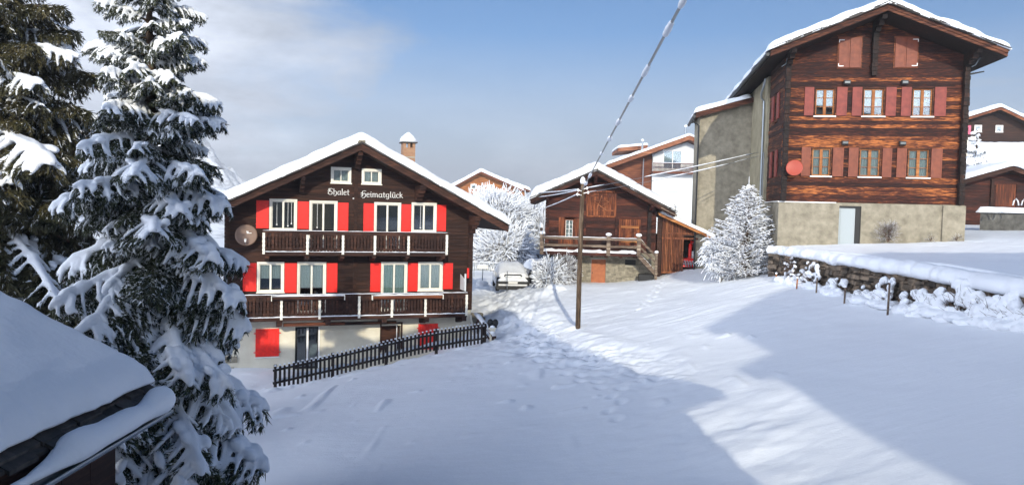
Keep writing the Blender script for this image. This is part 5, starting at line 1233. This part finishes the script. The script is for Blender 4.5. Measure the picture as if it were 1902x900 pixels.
# ------------------------------------------------------------------ cars and small street things
def build_car(P, yaw, label, paint, snowy=True, group=None):
    global ZB
    T = thing('parked_car', label, 'car', P, yaw, group); ZB = 0
    def loft(secs, mb):                       # sections across x at stations y: list of (y, [(halfwidth, z), ...])
        k = len(secs[0][1]); V = []
        for y, pr in secs:
            V += [(-w, y, z) for w, z in pr]+[(w, y, z) for w, z in pr[::-1]]
        n = 2*k; F = [(i*n+j, i*n+(j+1) % n, (i+1)*n+(j+1) % n, (i+1)*n+j) for i in range(len(secs)-1) for j in range(n)]
        F += [list(range(n)), [(len(secs)-1)*n+j for j in range(n)][::-1]]; mb.add(V, F)
    m = MB(); loft([(0, [(.70, .35), (.84, .5), (.86, .75), (.80, .98)]), (.12, [(.78, .25), (.9, .45), (.92, .8), (.84, 1.02)]), (1.0, [(.82, .22), (.93, .45), (.94, .82), (.86, 1.02)]), (3.2, [(.82, .22), (.93, .45), (.93, .80), (.85, .98)]), (4.0, [(.78, .25), (.90, .42), (.88, .70), (.80, .82)]), (4.35, [(.6, .35), (.76, .45), (.74, .6), (.6, .68)])], m)
    obj('body', m, paint, T, smooth=False)
    m = MB(); loft([(.20, [(.74, 1.0), (.70, 1.03)]), (.80, [(.76, 1.0), (.60, 1.28)]), (1.3, [(.78, 1.0), (.56, 1.38)]), (2.2, [(.78, 1.0), (.56, 1.36)]), (3.0, [(.76, .98), (.70, 1.0)])], m); obj('cabin', m, BLACK, T)
    if snowy:
        m = MB(); loft([(-.03, [(.70, .82), (.74, 1.0), (.62, 1.08)]), (.25, [(.82, .98), (.80, 1.10), (.62, 1.18)]), (.75, [(.84, 1.0), (.72, 1.32), (.48, 1.42)]), (1.3, [(.86, 1.0), (.70, 1.45), (.44, 1.58)]), (2.2, [(.86, 1.0), (.70, 1.44), (.44, 1.58)]), (3.1, [(.86, .98), (.80, 1.10), (.6, 1.18)]), (4.2, [(.74, .68), (.70, .78), (.5, .82)])], m)
        V, F = remesh(m, .05, 6); V = V+np.stack([V[:, 0]*0, V[:, 0]*0, fbm(V[:, 0]*3, V[:, 1]*2, 3)*.04], 1); link('snow_cover', mesh_np('snow_cover', V, F, [SNOW]), T)
    m = MB(); m.box(-.92, .92, -.06, .10, .22, .62); m.box(-.86, .86, -.03, .10, .16, .22); b = obj('bumper', m, PLAST, T)
    m = MB(); m.box(-.80, .80, -.075, -.062, .38, .47); obj('bumper_strip', m, paint, b)
    for x in (-.80, .80):
        m = MB(); m.box(x-.10, x+.10, -.035, .09, .60, .84); obj('tail_light', m, LENSR if not snowy else BLACK, T)
        for y in (.75, 3.45):
            m = MB(); m.tube([(x-.10, y, .31), (x+.10, y, .31)], .31, 18); w = obj('wheel', m, TYRE, T); m = MB(); m.tube([(x-.115, y, .31), (x+.115, y, .31)], .17, 12); obj('rim', m, METAL, w)
    m = MB(); m.box(-.46, .46, -.07, -.04, .96, 1.02); m.box(-.50, -.42, -.07, -.04, .90, .96); m.box(.42, .50, -.07, -.04, .90, .96); obj('window_slot', m, BLACK, T)
    m = MB(); m.box(-.26, .26, -.10, -.08, .50, .61); obj('number_plate', m, WHITEW, T)
    if snowy:
        s = MB(); rail_snow(s, (-.84, -.02, .62), (.84, -.02, .62), .14, .22, .2); s.v = [(a, b, c) for a, b, c in s.v]; obj('bumper_snow', s, SNOW, T, smooth=True)
    for x in (-.95, .95):
        m = MB(); m.box(x-.08, x+.08, 2.75, 2.85, .98, 1.10); obj('mirror', m, paint, T)
def build_street():
    global ZB
    z = gz(.15, 42.6)
    build_car((.10, 41.6, -4.62), 5, 'white parked car buried under snow, seen from behind', CARW, True, 'parked cars')
    build_car((1.95, 45.0, -4.62), 8, 'dark blue parked car half hidden by the bush and a snow bank', CARD, True, 'parked cars')
    P = at(896, 525, 46); x, y, z = P[0], P[1], gz(P[0], P[1])
    T = thing('sign_post', 'small snow-topped sign on a thin post left of the buried car', 'sign', (x, y, z), 0); ZB = z
    m = MB(); m.cyl((0, 0), .03, z-.2, z+1.35, 8); obj('post', m, METAL, T)
    m = MB(); m.box(-.33, .33, -.05, -.03, z+1.02, z+1.22); obj('sign_board', m, WHITEW, T)
    m = MB(); rail_snow(m, (-.34, -.04, z+1.22), (.34, -.04, z+1.22), .08, .07, .1); m.blob((0, 0, z+.1), (.4, .3, .22), 10, 6, .1); obj('snow_cap', m, SNOW, T, smooth=True)
    P = at(942, 540, 40.5); x, y, z = P[0], P[1], gz(P[0], P[1]); ZB = 0
    m = MB(); m.tube([(x, y, z-.2), (x-.02, y, z+1.15)], .022, 6); o = obj('marker_pole', m, METAL, None, dz=0); tag(o, 'thin grey marker pole in front of the buried car', 'pole')
    # garden railing far left of the frosted trees
    P = at(880, 497, 50); Q = at(925, 495, 50); z = gz(P[0], P[1]); T = thing('garden_railing', 'low metal railing in the snow behind the right corner of the chalet', 'railing', (P[0], P[1], z), 0); ZB = 0
    L = Q[0]-P[0]; h = P[2]-z+.35
    m = MB(); m.box(-1.5, L, -.02, .02, h-.04, h); m.box(-1.5, L, -.02, .02, h-.50, h-.46); obj('rail', m, METAL, T, dz=0)
    m = MB(); x = -1.5
    while x < L: m.box(x, x+.025, -.012, .012, h-.46, h-.04); x += .13
    for x in (-1.5, 0, L-.05): m.box(x, x+.05, -.03, .03, -.2, h)
    obj('bars', m, METAL, T, dz=0); m = MB(); rail_snow(m, (-1.5, 0, h), (L, 0, h), .1, .06); obj('snow_cap', m, SNOW, T, smooth=True, dz=0)
    # lamp arm at the far side of the log house
    p = bgl(7.6, 2.2, 0); z0 = gz(p[0], p[1]); T = thing('street_lamp', 'curved street lamp arm showing right of the log house', 'street lamp', (p[0], p[1], z0), 0); h = 6.05-z0
    m = MB(); m.tube([(-.45, 0, -.2), (-.45, 0, h)], [.07, .05], 8); obj('post', m, METAL, T, dz=0)
    m = MB(); m.tube([(-.45, 0, h-.02), (.0, 0, h+.03), (.55, 0, h+.20)], .025, 6); obj('arm', m, METAL, T, dz=0)
    m = MB(); m.hexa([(.35, -.08, h+.12), (.95, -.06, h+.26), (.95, .06, h+.26), (.35, .08, h+.12), (.35, -.07, h+.20), (.95, -.04, h+.31), (.95, .04, h+.31), (.35, .07, h+.20)]); obj('lamp_head', m, DARKM, T, dz=0)
build_street()

# ------------------------------------------------------------------ buildings further off
def simple_house(name, label, P, rot, W, D, zb, ze, ridge_u, zr, wallm, over=.9, T_=.35, wins=(), group=None, verge=W_PLAIN, soffit=W_CH, planks=True, cat='house', front=1.2, base=None, seed=0, back=True):
    global ZB
    T = thing(name, label, cat, (P[0], P[1], zb), rot, group)
    sl = (zr-ze[0])/(ridge_u+over); sr = (zr-ze[1])/(W+over-ridge_u); top = gable_top(ridge_u, zr-.2, sl, sr)
    ops = [(w['x'][0], w['x'][1], w['z'][0], w['z'][1]) for w in wins]
    zw = base[0] if base else zb
    m = MB(); xs0 = 0
    if planks: course_wall(m, 0, W, zw, zr-.2, top, 0, .2, .22, ops, jit=.008, gap=.006)
    else:
        zs = sorted({zw, zr-.22, *[v for o in ops for v in o[2:]], ze[0]+sl*over-.2, ze[1]+sr*over-.2}); zs = [z for z in zs if zw <= z <= zr-.2]
        for a, b in zip(zs[:-1], zs[1:]):
            (la, ra), (lb, rb) = top(a), top(b); la = max(la, 0); lb = max(lb, 0); ra = min(ra, W); rb = min(rb, W); c = (la, lb)
            for o in sorted([o for o in ops if o[2] < b-1e-3 and o[3] > a+1e-3]):
                m.hexa([(c[0], 0, a), (o[0], 0, a), (o[0], .2, a), (c[0], .2, a), (c[1], 0, b), (o[0], 0, b), (o[0], .2, b), (c[1], .2, b)]); c = (o[1], o[1])
            m.hexa([(c[0], 0, a), (ra, 0, a), (ra, .2, a), (c[0], .2, a), (c[1], 0, b), (rb, 0, b), (rb, .2, b), (c[1], .2, b)])
    m.box(0, .2, .21, D, zw, zr-.24-sl*ridge_u); m.box(W-.2, W, .21, D, zw, zr-.24-sr*(W-ridge_u)); m.prism([(0, zw), (W, zw), (W, zr-.24-sr*(W-ridge_u)), (ridge_u, zr-.24), (0, zr-.24-sl*ridge_u)], D, D+.2)
    obj('wall', m, wallm, T)
    if base: m = MB(); m.box(.02, W-.02, .02, D, zb-1, zw-.004); obj('base', m, base[1], T)
    for w in wins:
        if w.get('blind'):
            m = MB(); m.box(w['x'][0], w['x'][1], .05, .1, w['z'][0], w['z'][1]); obj(w.get('name', 'window'), m, w['blind'], T); continue
        window(T, w['x'][0]-.05, w['x'][1]+.05, w['z'][0]-.05, w['z'][1]+.05, 0, w.get('m', WHITEW), casing=.09, sash=.05, curtain=w.get('c', CURT), ctop=w.get('ct', .6), bars=0, sill=w.get('sill', True), panes=w.get('p', 2))
        sm = w.get('sh')
        if sm: ww = .45; shutter(T, w['x'][0]-.08-ww, w['x'][0]-.08, w['z'][0], w['z'][1], 0, sm); shutter(T, w['x'][1]+.08, w['x'][1]+.08+ww, w['z'][0], w['z'][1], 0, sm)
    m = MB(); m.box(.3, W-.3, 1.4, 1.5, zw, min(ze)-.0); obj('inner_wall', m, INTER, T)
    gable_roof(T, ridge_u, zr, sl, sr, -over, W+over, -front, D+.7, T=T_, verge=verge, soffit=soffit, facia=.24, seed=seed, nsl=1, slates=False)
    ZB = 0
    return T
def build_far():
    global ZB
    # honey-coloured chalet with pink shutters
    T = simple_house('chalet', 'honey-coloured timber chalet with pink shutters far behind the frosted trees', (-8.2, 112, 0), 5, 8.6, 9, -4.6, (2.85, 2.75), 3.3, 5.35, W_HONEY, over=1.0, T_=.5, seed=31,
        wins=[dict(x=(2.1, 3.1), z=(.5, 1.9), sh=PINK), dict(x=(5.4, 6.4), z=(.5, 1.9), sh=PINK), dict(x=(1.9, 2.7), z=(2.9, 3.5), p=1, sill=True), dict(x=(4.5, 5.3), z=(2.9, 3.5), p=1, sill=True)])
    simple_house('chalet', 'snow-roofed building right behind the honey-coloured chalet', (-9.6, 122, 0), 5, 11.5, 10, -4.6, (3.2, 3.0), 5.2, 5.4, W_HONEY, over=.8, T_=.45, seed=32, wins=[])
    # modern white and timber house
    zb = -3.6; T = thing('modern_house', 'modern white house with timber gable behind the old barn', 'house', (13.75, 75.0, zb), -2); ZB = zb
    ops = [(1.0, 2.9, 4.35, 6.2), (.85, 2.6, .35, 2.1), (4.4, 5.6, .2, 2.1)]
    m = MB(); plain_wall(m, 0, 7.0, -4.6, 4.05, 0, .25, [ops[1], ops[2]])
    m.prism([(0, 4.054), (1.0, 4.054), (1.0, 6.15), (0, 5.7)], 0, .25); m.prism([(2.9, 4.054), (7, 4.054), (7, 5.5), (3.3, 7.0), (2.9, 6.85)], 0, .25); m.prism([(1.002, 6.155), (2.898, 6.205), (2.898, 6.85), (1.002, 6.16)], 0, .25); m.box(1.002, 2.898, 0, .25, 4.054, 4.346)
    m.box(0, .25, .26, 9, -4.6, 5.6); m.box(6.75, 7, .26, 9, -4.6, 5.4); obj('white_wall', m, WHITEWALL, T)
    window(T, .98, 2.92, 4.3, 6.22, 0, WHITEW, casing=.07, curtain=CURT, ctop=.55, sill=False)
    for a, b, c, d in ops[1:]: m = MB(); m.box(a+.01, b-.01, .08, .12, c+.01, d-.01); o = obj('roller_blind', m, WHITEWALL, T)
    m = MB(); m.box(.85, 2.6, -.03, -.004, -1.9, -.35); obj('lower_blind', m, WHITEWALL, T)
    m = MB(); m.box(-4.0, -.004, .4, 8, -4.6, 4.6); m.prism([(-4.0, 4.6), (-.004, 4.6), (-.004, 6.2), (-4.0, 4.75)], .4, 8); obj('timber_wing', m, W_PLAIN, T)
    m = MB(); m.box(-3.0, -.6, .36, .396, 1.0, 2.35); o = obj('window', m, CURT, T); m = MB()
    for u in (-3.0, -2.2, -1.4, -.66): m.box(u, u+.07, .33, .358, 1.0, 2.35)
    obj('frame', m, WHITEW, o)
    m = MB(); m.box(-.1, 7.2, -1.0, -.02, 3.85, 4.04); b = obj('balcony', m, W_PLAIN, T)
    m = MB(); u = -.1
    while u < 7.2: m.box(u, u+.05, -1.0, -.95, 4.04, 4.78); u += .12
    m.box(-.1, 7.2, -1.04, -.94, 4.78, 4.86); obj('balustrade', m, W_VERGE, b)
    s = MB(); rail_snow(s, (-.1, -.99, 4.86), (7.2, -.99, 4.86), .1, .05); obj('rail_snow', s, SNOW, b, smooth=True)
    m = MB()
    for a, za, b_, zb_ in ((-4.6, 4.55, 3.3, 7.55), (7.9, 5.65, 3.3, 7.55)):
        lo, hi = (a, b_) if a < b_ else (b_, a); zl, zh = (za, zb_) if a < b_ else (zb_, za); m.prism([(lo, zl-.42), (hi, zh-.42), (hi, zh), (lo, zl)], -1.3, 9)
    roof = obj('roof', m, W_VERGE2, T)
    def bs(A, B): return np.where(A < 3.3, 7.55-.38*(3.3-A), 7.55-.413*(A-3.3))+.01
    snow_sheet('snow_cover', roof, np.linspace(-4.7, 8.0, 60), np.linspace(-1.4, 9.1, 30), bs, .26, edge=.2, wob=.05, seed=9)
    m = MB(); m.prism([(-3.2, 6.15), (-.2, 6.5), (-.2, 6.85), (-3.2, 6.5)], 2.5, 9); r2 = obj('rear_roof', m, W_VERGE2, T)
    snow_sheet('snow_cover', r2, np.linspace(-3.3, -.1, 30), np.linspace(2.4, 9, 20), lambda A, B: 6.52+(A+3.2)*.117, .26, edge=.2, wob=.04, seed=12)
    for u, z in ((-.95, 6.1), (3.3, 7.6)):
        m = MB(); m.tube([(u, .9, z-.3), (u, .9, z+1.0)], .10, 8); p = obj('flue', m, METAL, T); s = MB(); s.blob((u, .9, z+1.08), (.16, .16, .14), 8, 6, .05); obj('snow_cap', s, SNOW, p, smooth=True)
    for u, z0, z1 in ((-.95, .6, 5.3), (4.1, -4, 3.8)): m = MB(); m.tube([(u, -.06 if u > 0 else -.3, z0), (u, -.06 if u > 0 else -.3, z1)], .05, 6); obj('down_pipe', m, METAL, T)
    m = MB(); m.box(-1.6, .0, -.5, .35, .55, .62); o = obj('canopy', m, W_PLAIN, T); s = MB(); rail_snow(s, (-1.6, -.1, .62), (0, -.1, .62), .8, .22); obj('snow_cover', s, SNOW, o, smooth=True)
    ZB = 0
    # ochre house with balconies behind the frosted trees
    P = at(1000, 440, 72); zb = -4.6; T = thing('ochre_house', 'ochre house with a pink cloth on its snowy balcony left of the barn', 'house', (P[0]-3.2, 72, zb), 0); ZB = zb
    zc = P[2]; m = MB(); m.box(0, 5.6, 0, 6, zb-1, zc+1.9); obj('wall', m, YELLOWW, T); m = MB(); m.box(2.9, 4.4, -.04, -.004, zc-.5, zc+.8); obj('ochre_panel', m, OCHRE, T)
    m = MB(); m.box(2.2, 2.9, -.2, -.05, zc-.8, zc+.2); obj('pink_cloth', m, PINK, T)
    m = MB(); m.box(-.3, 6, -1.0, 0, zc-1.9, zc-1.75); m.box(-.3, 6, -1.0, -.004, zc+.85, zc+1.0); b = obj('balcony', m, W_CH, T); m = MB(); u = -.3
    while u < 6: m.box(u, u+.08, -1.0, -.96, zc-1.75, zc-.95); m.box(u, u+.08, -1.0, -.96, zc+1.0, zc+1.7); u += .2
    obj('balustrade', m, W_CH, b); s = MB(); rail_snow(s, (-.3, -.9, zc-1.75), (6, -.9, zc-1.75), .3, .25); rail_snow(s, (-.3, -.9, zc+.99), (6, -.9, zc+.99), .3, .3); rail_snow(s, (-.3, -.98, zc+1.7), (6, -.98, zc+1.7), .1, .12); obj('balcony_snow', s, SNOW, b, smooth=True)
    snow_sheet('snow_cover', T, np.linspace(-.4, 6, 20), np.linspace(-.6, 6.3, 16), lambda A, B: zc+1.9+A*0, .4, edge=.3, seed=3)
    # low yellow house behind the chalet corner
    P = at(900, 465, 62); zb = -5; T = thing('yellow_house', 'low pale yellow house with a brown door behind the chalet corner', 'house', (P[0]-5.0, 62, zb), 0); ZB = zb; zc = P[2]
    m = MB(); m.box(0, 8, 0, 6, zb-.5, zc+.35); obj('wall', m, YELLOWW, T); m = MB(); m.box(3.3, 4.6, -.05, -.004, zc-1.1, zc-.35); obj('door', m, OCHRE, T); m = MB(); m.box(-.3, 8.3, -.7, -.005, zc+.15, zc+.30); obj('canopy', m, W_CH, T)
    snow_sheet('snow_cover', T, np.linspace(-.4, 8.4, 24), np.linspace(-.8, 6.3, 18), lambda A, B: zc+.36+A*0, .5, edge=.3, seed=4)
    P = at(155, 540, 58); zb = -8; T = thing('yellow_house', 'yellow house glimpsed between the two spruces', 'house', (P[0]-5, 58, zb), 0); ZB = zb; zc = P[2]
    m = MB(); m.box(0, 11, 0, 7, zb-.5, zc+1.0); obj('wall', m, YELLOWW, T)
    for u in (4.4, 5.4, 6.5): m = MB(); m.box(u, u+.45, -.04, -.004, zc-.6, zc+.1); obj('window', m, BLACK, T)
    snow_sheet('snow_cover', T, np.linspace(-.5, 11.5, 24), np.linspace(-.5, 7.3, 18), lambda A, B: zc+1.0+A*0, .5, edge=.3, seed=6)
    ZB = 0
    # right side: hut, big roof behind, tree, garden wall
    p = (28.1, 47.5, 0); T = simple_house('hut', 'small dark log hut with a snow roof right of the log house', p, -6, 5.8, 5, -.45, (2.35, 1.95), 2.55, 3.35, W_BARN, over=.55, T_=.32, seed=41, verge=W_CHT, front=.9,
        wins=[dict(x=(2.1, 3.3), z=(.9, 2.3), blind=W_BARNV, name='shutter')])
    ZB = -.45; m = MB(); m.box(1.75, 1.92, -.14, -.02, -.4, 2.6); obj('post', m, W_CH, T)
    m = MB(); rail_snow(m, (1.9, -.1, .55), (2.8, -.1, .55), .12, .06, .1); rail_snow(m, (1.9, -.1, -.3), (2.8, -.1, -.3), .12, .06, .1); obj('ledge_snow', m, SNOW, T, smooth=True); ZB = 0
    T = simple_house('chalet', 'dark chalet gable with snowy roof at the top right edge', (40.2, 78, 0), -8, 14.0, 9, 0.0, (8.0, 7.9), 8.4, 11.3, W_CH, over=1.2, T_=.4, seed=42, wins=[dict(x=(6.6, 7.2), z=(9.0, 9.6), p=1), dict(x=(8.6, 9.2), z=(9.0, 9.6), p=1)])
    ZB = 0; m = MB(); m.box(5.6, 6.2, -.1, -.02, 8.7, 9.6); obj('red_cloth', m, PINK, T)
    zb = 0; T = thing('wide_house', 'dark house with a wide snow roof and yellow shutters above the hut', 'house', (38.5, 66, zb), -8); ZB = zb
    m = MB(); m.box(-6, 12, 0, 8, -1, 4.1); obj('wall', m, W_CH, T)
    m = MB(); m.prism_y([(-1.3, 4.0), (4.8, 6.9), (4.8, 6.7), (-1.3, 3.8)], -7, 13); rf = obj('roof', m, W_CH, T)
    snow_sheet('snow_cover', rf, np.linspace(-7.1, 13.1, 60), np.linspace(-1.45, 4.9, 36), lambda A, B: 4.02+(B+1.3)*.475, .4, edge=.3, seed=7, rough=.10)
    m = MB(); m.box(.55, 1.35, 1.0, 1.6, 4, 7.2); c = obj('chimney', m, PLASTER, rf); m = MB(); m.blob((.95, 1.3, 7.32), (.5, .42, .2), 10, 6, .05); m.box(.45, 1.45, .9, 1.7, 7.2, 7.26); obj('snow_cap', m, SNOW, c, smooth=True)
    w = window(T, 3.0, 4.3, 1.95, 3.2, 0, WHITEW, curtain=CURT)
    for a in (2.2, 4.4): shutter(T, a, a+.75, 1.95, 3.2, 0, OCHRE)
    ZB = 0
    z = .0
    T = thing('garden_wall', 'grey garden wall with a flat snow top at the right edge', 'wall', (24.9, 40.2, z), -32); 
    m = MB(); m.box(0, 7, 0, .4, -1.2, .42); obj('wall', m, GWALL, T); 
    ZB = 0; snow_sheet('snow_cover', T, np.linspace(-.2, 7.1, 40), np.linspace(-.18, .55, 12), lambda A, B: .42+A*0, .30, edge=.12, wob=.03, seed=8, rough=.01, dz=0)
    for k in range(2):
        m = MB(); m.tube([(-.15, 0, 0), (-.10, 0, .22), (0, 0, .34), (.10, 0, .22), (.15, 0, 0)], .035, 6); o = obj('snow_arch', m, SNOW, None, smooth=True, dz=0)
        P = at(1887+k*16, 372, 37.9); o.location = (P[0], P[1], P[2]-.25); tag(o, ('left' if k == 0 else 'right')+' of the two snowy arched garden hoops on the garden wall', 'garden hoop', 'garden hoops')
    z = 1.5; x, y = 33.0, 54; T2 = bough_template(9, needles=9, snow_w=1.5)
    spruce('small_spruce', 'small snow-covered spruce between the log house and the chimney', (x, y, gz(x, y)), (x-.1, y, 6.6), 2.3, [T2], 130, None, NEEDLE, lambda h, az: 1, 71, profile=.75, snow_scale=2.2, maxlow=-.3, frost=.5)
build_far()

# ------------------------------------------------------------------ shed roof in the near left corner
def build_shed():
    global ZB
    T = thing('shed', 'dark shed in the lower left corner under a thick smooth snow roof', 'shed', (-4.44, 9.0, -5.8), 0); ZB = -5.8
    # local: x to the right (eave side, positive), y along the eave away from the camera
    ze = -2.40; sl = .50
    def ex(y): return -.12*y*0
    L = 7.6
    m = MB(); m.prism([(-6.0, ze+sl*4.2-.2-.9), (-1.8, ze+sl*1.8-.12+.0), (.10, ze-.12), (.10, ze), (-4.2, ze+sl*4.3), (-6.0, ze+sl*4.3-.9)], -L, .05)
    o = obj('roof', m, W_CH, T)
    s = MB(); y = -L
    while y < .05:
        w = rnd.uniform(.22, .42)
        for k in range(3):
            x = .16+rnd.uniform(-.05, .04)-k*.10; z = ze+.01+k*.065+rnd.uniform(0, .015); yy = y+rnd.uniform(-.03, .03)
            s.hexa([(x-.5, yy, z+sl*.5), (x, yy, z), (x, yy+w, z), (x-.5, yy+w, z+sl*.5), (x-.5, yy, z+.04+sl*.5), (x, yy, z+.04), (x, yy+w, z+.04), (x-.5, yy+w, z+.04+sl*.5)])
        y += w*.9
    obj('shingle', s, SLATE, o)
    X = np.linspace(-4.3, .07, 90); Y = np.linspace(-L, .12, 110)
    A, B = np.meshgrid(X, Y, indexing='ij')
    snow_sheet('snow_cover', o, X, Y, lambda A, B: ze+.22-sl*A-np.clip(-A-2.2, 0, 9)**2*.10, .26, edge=.30, wob=.09, seed=15, rough=.035)
    # gutter with a fat sausage of snow
    m = MB(); n = 20; gy0, gy1 = -L, .18; gx, gzz = .24, ze-.16; V = []
    k = 9
    for i in range(n+1):
        y = gy0+(gy1-gy0)*i/n
        for j in range(k): a = pi+pi*j/(k-1); V.append((gx+.085*cos(a), y, gzz+.085*sin(a)))
        for j in range(k): a = 2*pi-pi*j/(k-1); V.append((gx+.078*cos(a), y, gzz+.078*sin(a)+.002))
    kk = 2*k; m.add(V, [(i*kk+j, i*kk+(j+1) % kk, (i+1)*kk+(j+1) % kk, (i+1)*kk+j) for i in range(n) for j in range(kk)]); g = obj('gutter', m, METAL, T, smooth=True)
    m = MB(); q = []; rr = []
    for i in range(64):
        t = i/63; y = -5.4+(5.62)*t; w = .155*(.66+.38*abs(sin(t*7.4+.4))+.12*sin(t*19)+.10*sin(t*41)); w *= min(1, (1-t)*14+.45)*np.interp(t, [0, .52, .63, 1], [.20, .26, .95, 1.12])
        q.append((gx-.02+.03*np.interp(t, [0, .4, 1], [0, .3, 1]), y, gzz+.05+w*.62)); rr.append(w)
    m.tube(q, rr, 14); obj('gutter_snow', m, SNOW, g, smooth=True)
    m = MB()
    for k in range(14): m.box(-.45, -.42, -L+k*.56, -L+(k+1)*.56-.01, -5.6, ze+.2)
    m.box(-4.3, -.45, -.35, -.31, -5.6, ze+.2); obj('wall', m, W_CHT, T)
    m = MB()
    for k in range(9): y = -L+.4+k*.86; m.prism([(-1.2, ze+.5), (.16, ze-.19), (.16, ze-.13), (-1.2, ze+.6)], y, y+.1)
    obj('rafters', m, W_CHT, T)
    ZB = 0
build_shed()

# ------------------------------------------------------------------ the two houses behind the viewer that shade the field
def build_behind():
    global ZB
    T = thing('viewer_house', 'chalet behind the viewer whose gable shades the lower field', 'house', (0, 0, -5.5), 0); ZB = -5.5
    # gable outline (x, z) of the side that faces the field
    y0, y1 = -1.5, -11
    m = MB(); m.prism([(-13, -6.5), (4.75, -6.5), (4.75, 3.3), (3.7, 5.0), (2.0, 8.2), (-5, 5.7), (-13, 5.6)], y1, y0-.02); obj('wall', m, PLASTER, T)
    m = MB(); m.prism([(-14, 5.9), (-5, 6.0), (1.7, 8.8), (2.3, 8.6), (3.9, 5.27), (4.86, 3.6), (5.84, 2.78), (4.7, 2.42), (4.4, 3.2), (3.5, 4.9), (2.0, 7.9), (-5, 5.65), (-14, 5.55)], y0-.9, y0); obj('roof', m, W_CH, T)
    ZB = 0
    T = thing('neighbour_house', 'tall neighbouring house behind the viewer on the right, shading the wall', 'house', (12, -8, -3.5), 0); ZB = -3.5
    y0, y1 = -3.0, -14; f = 0
    # porch wing (left) and main gable, drawn in world x then shifted
    sh = lambda P: [(a-12, b) for a, b in P]
    m = MB(); m.prism(sh([(8.4, -4), (26, -4), (26, 6), (20, 7.4), (14.4, 9.0), (11.1, 7.75), (8.4, 6.3)]), y1+8, y0+8-.02); m.prism(sh([(7.95, -4), (8.39, -4), (8.39, 4.5), (7.15, 3.92), (7.4, 2.6), (7.7, 1.4)]), y1+8, y0+8-.02); m.prism(sh([(6.85, 3.80), (8.39, 4.54), (8.39, 4.72), (6.85, 3.98)]), y0+8-1.0, y0+8); obj('wall', m, PLASTER, T)
    m = MB(); m.prism(sh([(7.85, 6.2), (11.1, 8.1), (14.4, 9.32), (27, 6.9), (27, 6.6), (14.4, 9.0), (11.1, 7.8), (7.9, 5.95)]), y0+8-1.0, y0+8); obj('roof', m, W_CH, T)
    ZB = 0
build_behind()

# ------------------------------------------------------------------ mountains
def build_mountain(name, cx, cy, rx, ry, h, seed, base=-20):
    n = 120; u = np.linspace(-1, 1, n); A, B = np.meshgrid(u, u, indexing='ij'); r = np.hypot(A, B)
    ridge = 1-np.abs(fbm(A*3+seed, B*3+seed, 5))*1.2; Z = np.clip(1-r, 0, 1)**1.15*(.55+.6*ridge)*h+fbm(A*14+seed, B*14, 4)*h*.05*(r < 1)
    V = np.stack([cx+A*rx, cy+B*ry, base+Z], -1).reshape(-1, 3); I = np.arange(n*n).reshape(n, n); F = np.stack([I[:-1, :-1], I[1:, :-1], I[1:, 1:], I[:-1, 1:]], -1).reshape(-1, 4)
    tag(link(name, mesh_np(name, V, F, [MOUNT])), kind='structure')
def mount_mat():
    m, nt, b = principled('snowy_rock'); N = nt.nodes; L = nt.links; b.inputs['Roughness'].default_value = .8
    tc = N.new('ShaderNodeTexCoord'); n = N.new('ShaderNodeTexNoise'); n.inputs['Scale'].default_value = .09; n.inputs['Detail'].default_value = 10; n.inputs['Roughness'].default_value = .75; L.new(tc.outputs['Object'], n.inputs[0])
    r = N.new('ShaderNodeValToRGB'); e = r.color_ramp.elements; e[0].position = .44; e[0].color = (.40, .42, .46, 1); e[1].position = .53; e[1].color = (.84, .87, .92, 1); L.new(n.outputs[0], r.inputs[0]); L.new(r.outputs[0], b.inputs['Base Color']); return m
MOUNT = mount_mat()
build_mountain('mountain', -312, 690, 112, 100, 90, 3, base=-12)
build_mountain('mountain', 430, 640, 260, 160, 112, 8, base=-12)
build_mountain('hillside', -85, 210, 80, 110, 13, 5, base=-9)
def build_haze():
    m = bpy.data.materials.new('haze'); m.use_nodes = True; nt = m.node_tree; N = nt.nodes; N.clear(); o = N.new('ShaderNodeOutputMaterial'); v = N.new('ShaderNodeVolumePrincipled')
    v.inputs['Color'].default_value = (.93, .95, 1, 1); v.inputs['Density'].default_value = HAZE; v.inputs['Anisotropy'].default_value = .1; nt.links.new(v.outputs[0], o.inputs['Volume'])
    b = MB(); b.box(-810, 810, -320, 860, -14, 112); tag(obj('haze', b, m, None, dz=0), kind='stuff')
HAZE = .0009
build_haze()
